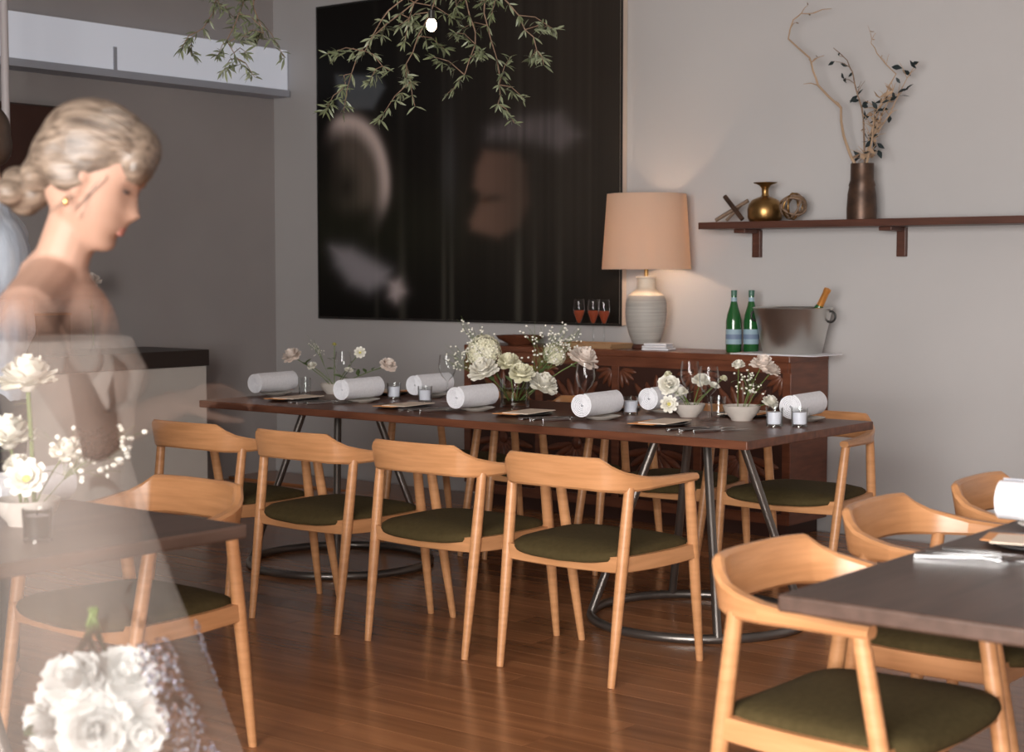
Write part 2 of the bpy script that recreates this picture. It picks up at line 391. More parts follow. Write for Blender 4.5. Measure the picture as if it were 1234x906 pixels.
MB().box((0, fy, .105), (2*hw-.04, .02, .055)).build('frame_rail', M['side'], t, 0)
dw = (2*hw-.04)/4
for i in range(5):
    MB().box((-hw+.02+dw*i, fy-.001, .5), (.05, .022, .74)).build('frame_stile', M['side'], t, 0, bevel=.003)
for i in range(4):
    cx = -hw+.02+dw*(i+.5)
    d = MB().box((cx, fy+.004, .5), (dw-.05, .012, .735)).build('door', M['side_dark'], t, 0)
    for (z0, sgn) in ((.60, 1), (.42, -1)):
        fan = MB()
        for j in range(9):
            a = math.radians(12+j*19.5); L_ = .20 if j % 2 == 0 else .17
            dirx, dirz = math.cos(a), math.sin(a)*sgn
            R = Matrix(((dirx, 0, -dirz), (0, 1, 0), (dirz, 0, dirx)))
            fan.ell((cx+dirx*(.03+L_/2), fy-.004, z0+dirz*(.03+L_/2)), (L_/2, .012, .021), 10, 6, R)
        fan.ell((cx, fy-.004, z0), (.035, .014, .035), 12, 6)
        fan.build('carved_fan', M['side'], d, 60)
    for sx in (-1, 1):
        for sz in (-1, 1):
            fan = MB()
            for j in range(4):
                a = math.radians(10+j*24); dirx, dirz = -sx*math.cos(a), -sz*math.sin(a)
                R = Matrix(((dirx, 0, -dirz), (0, 1, 0), (dirz, 0, dirx)))
                fan.ell((cx+sx*(dw/2-.03)+dirx*.06, fy-.004, .5+sz*.355+dirz*.06), (.05, .01, .014), 8, 6, R)
            fan.build('carved_corner', M['side'], d, 60)

# ------------------------------------------------------------------ picture
PX0, PX1, PZ0, PZ1 = -7.92, -5.42, 1.075, 3.16
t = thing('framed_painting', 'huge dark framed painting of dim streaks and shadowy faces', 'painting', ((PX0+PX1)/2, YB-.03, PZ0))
pw, ph = PX1-PX0, PZ1-PZ0
NU, NV = 230, 190
uu, vv = np.meshgrid(np.linspace(0, 1, NU), np.linspace(0, 1, NV))
ux = 387+uu*368; vy = 390-vv*400           # layout of streaks and painted-in reflections across the canvas
rng = np.random.default_rng(3)
def smooth1(n, k):
    a = rng.random(n+2*k); ker = np.ones(k)/k; return np.convolve(a, ker, 'same')[k:k+n]
def gau(x, s): return np.exp(-(x/s)**2)
st = smooth1(NU, 3)[None, :]*.6+smooth1(NU, 11)[None, :]*.8
base = np.stack([np.full_like(ux, .010), np.full_like(ux, .0085), np.full_like(ux, .0075)], -1)
g = 1/(1+np.exp(-(ux-600)/45))*1/(1+np.exp((vy-330)/40))
base += (g*(.35+1.0*st))[..., None]*np.array([.055, .044, .035])*.9
g = gau(vy-275, 60)*(1/(1+np.exp((ux-560)/50)))
base += (g*(.4+.6*st))[..., None]*np.array([.018, .020, .009])
for cx, s_, a in ((500, 5, .05), (553, 3, .05), (563, 3, .045), (643, 4, .055), (662, 3, .03), (466, 3, .03), (690, 3, .025)):
    base += (gau(ux-cx, s_)*a*(.25+.75/(1+np.exp(-(vy-310)/18))))[..., None]*np.array([1, .95, .75])
base += (gau(ux-560, 9)*gau(vy-200, 60)*.035)[..., None]*np.array([1, 1, 1.1])
# window reflections painted into the colour: pale slab, hair and shoulder, dim profile
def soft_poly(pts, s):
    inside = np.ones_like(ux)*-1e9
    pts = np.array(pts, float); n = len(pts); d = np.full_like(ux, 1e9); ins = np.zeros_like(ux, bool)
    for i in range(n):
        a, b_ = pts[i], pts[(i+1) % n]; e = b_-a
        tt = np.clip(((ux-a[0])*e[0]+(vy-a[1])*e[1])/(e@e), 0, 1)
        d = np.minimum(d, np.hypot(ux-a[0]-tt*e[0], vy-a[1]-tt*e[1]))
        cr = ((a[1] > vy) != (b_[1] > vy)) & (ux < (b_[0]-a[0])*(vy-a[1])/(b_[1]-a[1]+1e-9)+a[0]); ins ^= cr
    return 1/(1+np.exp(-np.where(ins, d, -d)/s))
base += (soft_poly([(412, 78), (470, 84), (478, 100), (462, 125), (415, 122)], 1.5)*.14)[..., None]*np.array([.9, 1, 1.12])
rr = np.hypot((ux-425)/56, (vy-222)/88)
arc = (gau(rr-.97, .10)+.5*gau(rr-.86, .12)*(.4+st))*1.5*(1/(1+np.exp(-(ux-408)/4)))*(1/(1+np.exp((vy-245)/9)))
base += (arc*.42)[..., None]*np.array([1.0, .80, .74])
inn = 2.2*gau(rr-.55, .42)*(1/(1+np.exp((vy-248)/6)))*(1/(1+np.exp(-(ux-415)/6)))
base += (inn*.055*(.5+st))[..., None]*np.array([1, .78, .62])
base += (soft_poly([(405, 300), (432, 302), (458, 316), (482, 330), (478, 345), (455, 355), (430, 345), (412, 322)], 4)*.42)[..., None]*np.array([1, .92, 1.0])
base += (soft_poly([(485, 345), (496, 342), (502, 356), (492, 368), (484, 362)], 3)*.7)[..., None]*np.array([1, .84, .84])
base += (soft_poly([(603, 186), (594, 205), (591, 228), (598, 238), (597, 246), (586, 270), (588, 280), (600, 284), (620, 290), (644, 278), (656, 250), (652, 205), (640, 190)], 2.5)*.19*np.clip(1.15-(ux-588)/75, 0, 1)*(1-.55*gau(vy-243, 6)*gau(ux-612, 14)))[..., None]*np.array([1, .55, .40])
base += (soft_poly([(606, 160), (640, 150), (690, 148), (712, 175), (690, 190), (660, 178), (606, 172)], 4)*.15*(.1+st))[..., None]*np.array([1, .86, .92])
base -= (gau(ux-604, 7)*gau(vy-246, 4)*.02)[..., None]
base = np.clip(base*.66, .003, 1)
me = bpy.data.meshes.new('canvas')
vs = np.stack([(uu-.5)*pw*.988, np.full_like(uu, -.0285), vv*ph*.988+ph*.006], -1).reshape(-1, 3)
ii = np.arange(NU*NV).reshape(NV, NU)
fs = np.stack([ii[:-1, :-1], ii[:-1, 1:], ii[1:, 1:], ii[1:, :-1]], -1).reshape(-1, 4)
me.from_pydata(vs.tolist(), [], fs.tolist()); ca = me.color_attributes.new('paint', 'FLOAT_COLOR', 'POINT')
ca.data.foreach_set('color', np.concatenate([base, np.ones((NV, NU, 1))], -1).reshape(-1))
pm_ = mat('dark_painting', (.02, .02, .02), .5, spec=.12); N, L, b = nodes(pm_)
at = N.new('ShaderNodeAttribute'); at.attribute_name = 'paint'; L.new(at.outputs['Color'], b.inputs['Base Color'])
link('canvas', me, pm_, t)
MB().box((0, 0, ph/2), (pw-.006, .05, ph-.006)).build('stretcher', M['cream_edge'], t, 0)
for sx in (-1, 1): MB().box((sx*(pw/2-.006), -.026, ph/2), (.012, .008, ph)).build('frame_bar', M['black'], t, 0)
for z in (.006, ph-.006): MB().box((0, -.026, z), (pw-.024, .008, .012)).build('frame_bar', M['black'], t, 0)

# ------------------------------------------------------------------ table lamp
t = thing('table_lamp', 'table lamp with peach linen drum shade and grey ribbed base', 'lamp', (-5.125, 7.60, SZ))
MB().lathe([(.0, 0), (.075, 0), (.08, .01), (.07, .03)], 32).build('foot', M['shelf'], t)
MB().lathe([(.066, .025), (.078, .04), (.098, .09), (.112, .15), (.117, .21), (.115, .26), (.104, .295), (.10, .302)], 40).build('ceramic_body', M['lamp_grey'], t, 60)
MB().lathe([(.10, .302), (.083, .318), (.06, .332), (.052, .345), (.051, .395), (.058, .40), (.058, .408), (.0, .41)], 40).build('neck', M['lamp_cream'], t, 50)
MB().lathe([(.0, .408), (.012, .408), (.012, .50), (.0, .50)], 12).build('brass_stem', M['brass'], t)
MB().lathe([(.001, .50), (.02, .51), (.032, .545), (.028, .58), (.001, .60)], 16).build('light_bulb', emis('lamp_bulb', (1, .66, .38), 6), t)
MB().lathe([(.250, .448), (.222, .868), (.219, .868), (.247, .448), (.250, .448)], 64).build('lamp_shade', M['shade'], t, 60)
MB().torus((0, 0, .86), .215, .003, 40, 6).box((0, 0, .86), (.43, .006, .004)).box((0, 0, .86), (.006, .43, .004)).build('shade_ring', M['brass'], t)
pl = lamp('lamp_light', 'POINT', (0, 0, .56), 40, (1, .68, .43), shadow_soft_size=.035); pl.parent = t

# ------------------------------------------------------------------ wall shelf and what stands on it
t = thing('wall_shelf', 'long dark wooden wall shelf on two brackets', 'shelf', (-3.2, YB, 1.62))
MB().box((0, -.125, .0215), (3.16, .25, .037)).build('board', M['shelf'], t, 0, bevel=.003)
for x in (-4.545, -3.69):
    mb = MB().box((x+3.2, -.016, -.075), (.05, .03, .15)).box((x+3.2-.02, -.09, -.008), (.07, .17, .022)); mb.build('bracket', M['shelf'], t, 0, bevel=.003)
SZS = 1.66
t = thing('brass_vase', 'round brass vase with a narrow flared neck on the shelf', 'vase', (-4.41, 7.67, SZS))
MB().lathe([(.0, 0), (.08, 0), (.092, .02), (.094, .06), (.088, .09), (.07, .115), (.04, .128), (.022, .135)], 32).build('body', M['brass'], t, 60)
MB().lathe([(.022, .134), (.018, .15), (.019, .175), (.03, .192), (.06, .204), (.064, .208), (.05, .206), (.022, .19), (.014, .175)], 32).build('neck', M['brass'], t, 60)
t = thing('twig_ball', 'openwork ball of woven dark bands beside the brass vase', 'ornament', (-4.235, 7.66, SZS+.077))
random.seed(8)
for j in range(9):
    R = Euler((random.uniform(0, PI), random.uniform(0, PI), random.uniform(0, PI))).to_matrix()
    mb = MB().torus((0, 0, 0), .068, .0055, 32, 6); mb.v = [tuple(R @ Vector(v)) for v in mb.v]
    mb.build('band', M['twig'] if j % 3 else M['brass'], t, 180)
t = thing('crossed_sticks', 'crossed dark wooden sticks at the left end of the shelf', 'ornament', (-4.61, 7.66, SZS))
MB().tube([(-.10, 0, .012), (.09, .02, .115)], .011, 6).build('stick', M['twig'], t)
MB().tube([(-.03, -.025, .14), (.085, -.03, .013)], .014, 6).build('stick', M['bronze'], t)
MB().tube([(-.05, .03, .012), (.05, .03, .10)], .009, 6).build('stick', M['twig'], t)
t = thing('bronze_vase', 'tall cylindrical bronze vase holding dried branches on shelf', 'vase', (-3.838, 7.66, SZS))
MB().lathe([(.0, 0), (.076, 0), (.077, .05), (.073, .13), (.066, .165), (.069, .175), (.06, .20), (.059, .285), (.054, .285), (.052, .2), (.0, .19)], 32).build('body', M['bronze'], t, 50)
def branch(label, pts, r0, name='dried_branch', leaves=0, lm=None, twigs=0, seed=0, m=None, ls=.02):
    random.seed(seed)
    P = [Vector(p) for p in pts]; base = P[0].copy()
    t = thing(name, label, 'branch', base)
    P = [p-base for p in P]
    fine = []
    for i in range(len(P)-1):
        for q in (0, .5): fine.append(P[i].lerp(P[i+1], q)+Vector((random.uniform(-1, 1), random.uniform(-1, 1), random.uniform(-1, 1)))*(.006 if i else 0))
    fine.append(P[-1])
    n = len(fine); mb = MB().tube(fine, [r0*(1-.75*i/n) for i in range(n)], 6)
    tips = []
    for j in range(twigs):
        k = random.randrange(max(1, n//4), n); p = fine[k]; d = Vector((random.uniform(-1, 1), random.uniform(-.4, .4), random.uniform(.1, 1))).normalized()*random.uniform(.04, .11)
        mb.tube([p, p+d*.5+Vector((0, 0, .008)), p+d], [r0*.35, r0*.28, r0*.15], 4); tips += [p+d, p+d*.6]
    mb.build('stem', m or M['twig'], t, 60)
    for j in range(leaves):
        p = random.choice(tips) if tips and random.random() < .7 else random.choice(fine[n//3:])
        lf = leaf_mesh(ls*random.uniform(.7, 1.3), .45)
        o = link('leaf', lf, lm, t); o.location = p; o.rotation_euler = (random.uniform(0, 6), random.uniform(-1, 1), random.uniform(0, 6))
    return t
def leaf_mesh(l, wr, fold=.15):
    vs = []; fs = []
    prof = [(0, .06), (.2, .55), (.45, 1), (.7, .75), (.9, .3), (1, .02)]
    for i, (u, w_) in enumerate(prof):
        hw_ = w_*l*wr/2; z = -.25*l*(u-.3)**2
        vs += [(u*l, -hw_, z+abs(hw_)*fold), (u*l, 0, z), (u*l, hw_, z+abs(hw_)*fold)]
        if i:
            a = (i-1)*3; fs += [(a, a+1, a+4, a+3), (a+1, a+2, a+5, a+4)]
    return MB().add(vs, fs).mesh('leaf', 180)
YS = 7.66
def bp(*l): return [(-3.838+dx*.0, YS, SZS+.2) if False else tuple(p) for p in l]
root = Vector((-3.845, YS, SZS+.21))
def A(x, z, y=YS): return (x, y, z)
branch('curling pale dried branch sweeping up to the left', [root, A(-3.905, 2.00), A(-3.95, 2.09), A(-3.965, 2.235), A(-4.07, 2.35, 7.62), A(-4.10, 2.43, 7.6), A(-4.15, 2.51), A(-4.275, 2.615), A(-4.25, 2.71), A(-4.20, 2.735), A(-4.13, 2.734)], .009, twigs=7, leaves=5, lm=M['twig'], seed=3, m=M['pale_twig'])
branch('thin dark-leaved twig in the middle of the bronze vase', [root+Vector((.01, .02, 0)), A(-3.83, 2.17), A(-3.87, 2.30), A(-3.90, 2.41), A(-3.93, 2.48), A(-4.01, 2.545)], .006, twigs=7, leaves=15, lm=M['dark_leaf'], seed=5, ls=.045)
branch('dried stalk rising highest behind the dark leaves', [root+Vector((.02, .01, 0)), A(-3.79, 2.1), A(-3.72, 2.28), A(-3.66, 2.38), A(-3.76, 2.50), A(-3.80, 2.55), A(-3.775, 2.60)], .005, twigs=5, leaves=4, lm=M['pale_twig'], seed=7, m=M['pale_twig'])
for j, (x1, z1, sd, lab) in enumerate([(-3.60, 2.36, 11, 'dried sprig with dark leaves leaning furthest right'), (-3.66, 2.30, 12, 'bushy dried sprig right of the vase centre'), (-3.71, 2.24, 13, 'short bushy dried sprig above the vase rim')]):
    branch(lab, [root+Vector((.02, -.01*j, 0)), A(-3.80+.02*j, 2.06, YS-.02*j), A((x1-3.78)/2, 2.18, YS-.03*j), A(x1, z1, YS-.03*j)], .006, twigs=24, leaves=26, lm=M['dark_leaf'] if j != 1 else M['pale_twig'], seed=sd, m=M['pale_twig'], ls=.050)

# ------------------------------------------------------------------ things on the sideboard
def bottle(label, x, y):
    t = thing('water_bottle', label, 'bottle', (x, y, SZ), group='green bottles on the sideboard')
    MB().lathe([(.0, .0), (.038, 0), (.042, .008), (.042, .17), (.036, .205), (.022, .25), (.0155, .28), (.0145, .315), (.0, .316)], 24).build('glass_body', M['bottle'], t, 60)
    MB().lathe([(.016, .305), (.0165, .335), (.0, .336)], 20).build('cap', mat('green_cap', (.05, .14, .10), .4), t)
    l = MB().lathe([(.0428, .045), (.0428, .125)], 24).build('label', M['label'], t, 60)
    MB().lathe([(.0433, .072), (.0433, .098)], 24).build('label_band', M['label_b'], l, 60)
    MB().lathe([(.0168, .272), (.0160, .297)], 20).build('neck_label', M['label'], t, 60)
bottle('green glass water bottle, left of the pair by the ice bucket', -4.555, 7.60)
bottle('green glass water bottle, right of the pair by the ice bucket', -4.485, 7.665)
t = thing('ice_bucket', 'brushed steel ice bucket at the right end of the sideboard', 'bucket', (-4.205, 7.615, SZ+.006))
MB().lathe([(.0, .0), (.150, 0), (.155, .006), (.205, .232), (.211, .238), (.206, .242), (.200, .236), (.152, .012), (.0, .01)], 48).build('bucket_wall', M['chrome'], t, 50)
for a in (0.15, PI+.15):
    mb = MB().torus((0, 0, 0), .028, .006, 20, 6); R = Matrix.Rotation(a, 3, 'Z') @ Matrix.Rotation(PI/2, 3, 'X')
    mb.v = [tuple(R @ Vector(v)+Vector((.205*math.cos(a), .205*math.sin(a), .195))) for v in mb.v]; mb.build('handle_ring', M['black'], t, 180)
t = thing('champagne_bottle', 'champagne bottle with orange-gold foil neck leaning in the ice bucket', 'bottle', (-4.16, 7.61, SZ+.03)); t.rotation_euler = (0, math.radians(27), 0)
MB().lathe([(.0, 0), (.04, 0), (.043, .01), (.043, .16), (.03, .22), (.018, .26)], 24).build('glass_body', M['bottle'], t, 60)
MB().lathe([(.0185, .255), (.0165, .33), (.019, .335), (.019, .355), (.0, .36)], 20).build('foil', M['foil'], t, 60)
def cloth_stack(label, x, y, z, w_, d_, n, rz=0, cat='cloth'):
    t = thing('folded_cloth', label, cat, (x, y, z), rz)
    random.seed(int(abs(x)*100))
    for i in range(n):
        MB().box((random.uniform(-.008, .008), random.uniform(-.006, .006), .007+i*.0135), (w_-.012*i, d_-.01*i, .012)).build('fold', M['linen'], t, 0, bevel=.005, seg=3)
cloth_stack('small stack of folded white cloths beside the lamp', -5.0, 7.53, SZ, .16, .12, 3, .2)
o = MB().box((0, 0, .003), (.50, .30, .005)).build('napkin_cloth', M['linen'], None, 0); o.location = (-4.22, 7.575, SZ); tag(o, 'flat white cloth under the steel ice bucket', 'cloth')
t = thing('serving_tray', 'shallow tan wooden tray under the rose wine glasses', 'tray', (-5.48, 7.60, SZ))
MB().box((0, 0, .006), (.42, .26, .012)).build('base', M['tray'], t, 0)
for sx in (-1, 1): MB().box((sx*.205, 0, .016), (.012, .26, .02)).build('rim', M['tray'], t, 0)
for sy in (-1, 1): MB().box((0, sy*.125, .016), (.40, .012, .02)).build('rim', M['tray'], t, 0)
t = thing('wooden_bowl', 'wide reddish wooden bowl at the left end of sideboard', 'bowl', (-6.03, 7.60, SZ))
MB().lathe([(.0, 0), (.07, 0), (.075, .008), (.13, .035), (.145, .055), (.138, .055), (.12, .036), (.06, .014), (.0, .012)], 40).build('bowl_wall', M['side'], t, 60)
fl0 = None
for i, (x, y, lab) in enumerate(((-5.585, 7.59, 'stemmed glass of rose wine, leftmost of three on tray'), (-5.49, 7.60, 'stemmed glass of rose wine, middle of three on tray'), (-5.40, 7.58, 'stemmed glass of rose wine, nearest the lamp'))):
    if fl0: dup(fl0, (x, y, SZ+.012), .3*i, lab); continue
    fl0 = t = thing('flute_glass', lab, 'glass', (x, y, SZ+.012), group='rose wine glasses')
    MB().lathe([(.0, .002), (.032, .002), (.03, .005), (.005, .01), (.004, .11), (.012, .13), (.034, .185), (.036, .215), (.030, .265)], 20).build('glass_body', M['glass'], t, 60)
    MB().lathe([(.001, .126), (.010, .130), (.031, .184), (.0325, .20), (.0, .20)], 20).build('wine', M['rose_wine'], t, 60)

# ------------------------------------------------------------------ place settings and glassware
def napkin_roll(name, label, x, y, z, rz, group):
    t = thing(name, label, 'napkin', (x, y, z), rz, group)
    rings = []; Rm, Ln, n = .052, .265, 180
    out, inn = [], []
    for i in range(n+1):
        u = i/n; a = u*2*PI*6.2; r = .008+(Rm-.008)*u
        out.append((r*math.cos(a), r*math.sin(a)+Rm)); inn.append(((r-.0056)*math.cos(a), (r-.0056)*math.sin(a)+Rm))
    mb = MB(); vs = []
    for (yy) in (-Ln/2, Ln/2):
        e = 0
        vs += [(p[0], yy*(.93+.07*min(1, k/120)), p[1]) for k, p in enumerate(out)]+[(p[0], yy*(.93+.07*min(1, k/120)), p[1]) for k, p in enumerate(inn)]
    m_ = n+1; fs = []
    for i in range(n):
        fs += [(i, i+1, i+1+2*m_, i+2*m_), (i+m_, i+2*m_+m_, i+1+2*m_+m_, i+1+m_), (i, i+m_, i+1+m_, i+1), (i+2*m_, i+1+2*m_, i+1+3*m_, i+3*m_)]
    mb.add(vs, fs).build('linen_roll', M['linen'], t, 50)
    return t
P1 = ['furthest left near-side', 'second from left near-side', 'third from left near-side', 'rightmost near-side']
n0 = p0 = m0 = f0 = k0 = None
def bread_plate(label, x, y, z, group='bread plates'):
    global p0
    if p0: return dup(p0, (x, y, z), 0, label)
    p0 = thing('bread_plate', label, 'plate', (x, y, z), group=group)
    MB().lathe([(.0, .004), (.045, .0), (.05, .004), (.078, .012), (.083, .016), (.078, .0165), (.05, .008), (.0, .008)], 36).build('plate_body', M['plate'], p0, 60)
    return p0
def napkin(label, x, y, z, rz=.08):
    global n0
    if n0: return dup(n0, (x, y, z), rz, label)
    n0 = napkin_roll('rolled_napkin', label, x, y, z, rz, 'rolled white napkins'); return n0
def menu(label, x, y, z, rz=0):
    global m0
    if m0: return dup(m0, (x, y, z), rz, label)
    m0 = t = thing('menu_on_charger', label, 'place setting', (x, y, z), rz, 'menus on dark chargers')
    MB().lathe([(.0, .003), (.09, .0), (.118, .007), (.125, .012), (.119, .0125), (.09, .007), (.0, .007)], 40).build('charger_plate', M['slate'], t, 60)
    c = MB().box((.018, .01, .0155), (.125, .235, .003)).build('menu_card', M['card'], t, 0)
    MB().box((-.02, -.035, .013), (.115, .20, .002)).build('card_liner', M['card_back'], c, 0)
    return t
def fork(label, x, y, z, rz):
    global f0
    if f0: return dup(f0, (x, y, z), rz, label)
    f0 = t = thing('table_fork', label, 'fork', (x, y, z), rz, 'cutlery'); t.scale = (1.2,)*3
    MB().tube([(0, -.10, .004), (0, -.04, .006), (0, .02, .008), (0, .045, .006)], [.0055, .0035, .0028, .004], 6).build('handle', M['silver'], t)
    mb = MB().box((0, .053, .006), (.022, .02, .002))
    for k in range(4): mb.box((-.009+.006*k, .082, .008), (.0028, .042, .002))
    mb.build('tines', M['silver'], t, 0)
    return t
def knife(label, x, y, z, rz):
    global k0
    if k0: return dup(k0, (x, y, z), rz, label)
    k0 = t = thing('table_knife', label, 'knife', (x, y, z), rz, 'cutlery'); t.scale = (1.15,)*3
    MB().tube([(0, -.11, .005), (0, -.02, .006), (0, .0, .005)], [.006, .005, .004], 6).build('handle', M['silver'], t)
    MB().add([(-.002, 0, .003), (.009, 0, .003), (.010, .07, .003), (.0, .11, .003), (-.002, .08, .003), (-.002, 0, .005), (.009, 0, .005), (.010, .07, .005), (.0, .11, .005), (-.002, .08, .005)],
             [(4, 3, 2, 1, 0), (5, 6, 7, 8, 9), (0, 1, 6, 5), (1, 2, 7, 6), (2, 3, 8, 7), (3, 4, 9, 8), (4, 0, 5, 9)]).build('blade', M['silver'], t, 0)
    return t
near_n = [(-6.0, 5.60), (-5.36, 5.555), (-4.63, 5.525), (-3.955, 5.535)]
near_m = [(-5.70, 5.436), (-4.996, 5.448), (-4.33, 5.489), (-3.62, 5.473)]
near_c = [(-5.464, 5.371), (-4.78, 5.394), (-4.087, 5.38), (-3.355, 5.379)]
for i in range(4):
    x, y = near_n[i]
    bread_plate('cream bread plate under the %s napkin on long table' % P1[i], x, y, ZT)
    napkin('rolled white linen napkin, %s one on the long table' % P1[i], x-.01, y-.015, ZT+.0155)
    x, y = near_m[i]
    menu('cream menu card on dark plate, %s setting of long table' % P1[i], x, y, ZT, .12)
    x, y = near_c[i]
    fork('steel fork lying left at the %s setting of long table' % P1[i], x-.045, y, ZT, -.55)
    fork('steel fork lying centre at the %s setting of long table' % P1[i], x+.01, y+.005, ZT, -.5)
    knife('steel knife at the %s setting of long table' % P1[i], x+.07, y+.02, ZT, -.45)
far_n = [(-5.30, 5.98, 'leftmost far-side'), (-3.94, 5.99, 'middle far-side, behind the white flowers'), (-3.25, 6.0, 'far right corner')]
for x, y, s_ in far_n:
    bread_plate('cream bread plate under the %s napkin' % s_, x, y, ZT)
    napkin('rolled white linen napkin, %s one' % s_ if 'behind' in s_ else 'rolled white linen napkin, %s one of long table' % s_, x-.01, y, ZT+.0155)
for x, y, s_ in ((-5.62, 5.99, 'leftmost far-side'), (-4.21, 5.98, 'middle far-side'), (-3.55, 6.05, 'rightmost far-side')):
    menu('cream menu card on dark plate, %s setting of long table' % s_, x, y, ZT, PI+.1)
wg = None
def wine(label, x, y):
    global wg
    if wg: return dup(wg, (x, y, ZT), 0, label)
    wg = t = thing('wine_glass', label, 'glass', (x, y, ZT), group='wine glasses')
    MB().lathe([(.0, .002), (.036, .002), (.035, .004), (.006, .010), (.004, .02), (.0038, .095), (.008, .104), (.03, .125), (.042, .155), (.043, .18), (.037, .225)], 28).build('glass_body', M['glass'], t, 60)
    return t
wine('tall wine glass beside the left flower bowl', -5.652, 5.72)
wine('wine glass left of the white hydrangeas', -5.04, 5.80)
wine('wine glass right of the white bouquet in front of blush peony', -4.13, 5.66)
wine('wine glass behind the small white flowers, left of two', -3.84, 6.04)
wine('wine glass between the two right flower bowls', -3.575, 5.77)
tg = None
def tumbler(label, x, y):
    global tg
    if tg: return dup(tg, (x, y, ZT), 0, label)
    tg = t = thing('water_tumbler', label, 'glass', (x, y, ZT), group='water tumblers')
    MB().lathe([(.0, .004), (.028, .004), (.029, 0), (.034, .09), (.032, .09), (.027, .008), (.0, .008)], 24).build('glass_body', M['glass'], t, 60)
    return t
tumbler('clear water tumbler behind the rightmost near napkin', -4.12, 5.80)
tumbler('clear water tumbler behind the right flower bowls', -3.61, 5.90)
tumbler('clear water tumbler behind the leftmost napkin', -5.86, 5.66)
tumbler('clear water tumbler near the leftmost flower bowl', -5.62, 5.86)
vg = None
def votive(label, x, y, z=ZT):
    global vg
    if vg: return dup(vg, (x, y, z), 0, label)
    vg = t = thing('votive_candle', label, 'candle', (x, y, z), group='votive candles'); t.scale = (1.18,)*3
    MB().lathe([(.0, .006), (.026, .006), (.027, 0), (.030, .065), (.0285, .065), (.0255, .009), (.0, .009)], 24).build('glass_holder', M['glass'], t, 60)
    w_ = MB().lathe([(.0, .010), (.0245, .010), (.0255, .05), (.0, .05)], 24).build('wax', M['wax'], t, 60)
    MB().tube([(0, 0, .049), (0, 0, .058)], .001, 5).build('wick', M['black'], w_)
    return t
votive('votive candle behind the second napkin from left', -5.385, 5.80)
votive('votive candle beside the wine glass left of hydrangeas', -5.12, 5.73)
votive('votive candle beside the small white flowers', -3.99, 5.80)
votive('votive candle at the table corner, left of two', -3.225, 5.70)
votive('votive candle at the table corner, right of two', -3.145, 5.76)

# ------------------------------------------------------------------ flowers
def petal(mb, base, dirv, up, l, w_, cup):
    side = dirv.cross(up).normalized(); vs = []; fs = []
    for i in range(4):
        u = i/3; hw_ = w_/2*(.35+1.05*u-.45*u*u*u) if i < 3 else w_/2*.55
        off = up*(cup*l*u*u)
        for j in (-1, 0, 1):
            vs.append(base+dirv*(u*l)+off+side*(j*hw_)+up*(abs(j)*hw_*.35))
        if i:
            a = (i-1)*3; fs += [(a, a+1, a+4, a+3), (a+1, a+2, a+5, a+4)]
    mb.add(vs, fs)
def bloom_rose(r, seed, layers=8):
    rnd = random.Random(seed); mb = MB()
    for k in range(layers):
        u = k/(layers-1); el = math.radians(84-104*u); n = 4+k
        for j in range(n):
            a = 2*PI*j/n+k*.7+rnd.uniform(-.2, .2)
            e = el+rnd.uniform(-.14, .14); rad = Vector((math.cos(a), math.sin(a), 0))
            d = rad*math.cos(e)+Vector((0, 0, math.sin(e))); up = -rad*math.sin(e)+Vector((0, 0, math.cos(e)))
            petal(mb, rad*r*(.04+.12*u)+Vector((0, 0, -r*.12*u)), d, up, r*(.78+.12*u)*rnd.uniform(.88, 1.1), r*(.55+.30*u), .42-.1*u)
    mb.ell((0, 0, 0), (r*.45, r*.45, r*.5), 10, 6)
    return mb
def bloom_daisy(r, seed):
    rnd = random.Random(seed); mb = MB()
    for k in range(3):
        n = 9
        for j in range(n):
            a = 2*PI*j/n+k*.35; e = math.radians(12+22*k); rad = Vector((math.cos(a), math.sin(a), 0))
            d = rad*math.cos(e)+Vector((0, 0, math.sin(e))); up = -rad*math.sin(e)+Vector((0, 0, math.cos(e)))
            petal(mb, rad*r*.12, d, up, r*(.95-.14*k), r*.62, .1)
    return mb
def bloom_hydrangea(r, seed):
    rnd = random.Random(seed); mb = MB()
    for i in range(120):
        z = 1-1.5*(i+.5)/120; a = i*2.39996; q = math.sqrt(max(0, 1-z*z))
        nrm = Vector((q*math.cos(a), q*math.sin(a), z)); p = nrm*r*rnd.uniform(.86, 1.0)
        t1_ = nrm.orthogonal().normalized(); t1_ = Matrix.Rotation(rnd.uniform(0, 6), 3, nrm) @ t1_; t2_ = nrm.cross(t1_)
        s_ = r*.21
        for d in (t1_, t2_, -t1_, -t2_):
            e = nrm.cross(d); n = len(mb.v)
            mb.add([p, p+d*s_*.6+e*s_*.42+nrm*s_*.2, p+d*s_+nrm*s_*.12, p+d*s_*.6-e*s_*.42+nrm*s_*.2], [(0, 1, 2, 3)])
    mb.ell((0, 0, 0), (r*.8, r*.8, r*.75), 12, 8)
    return mb
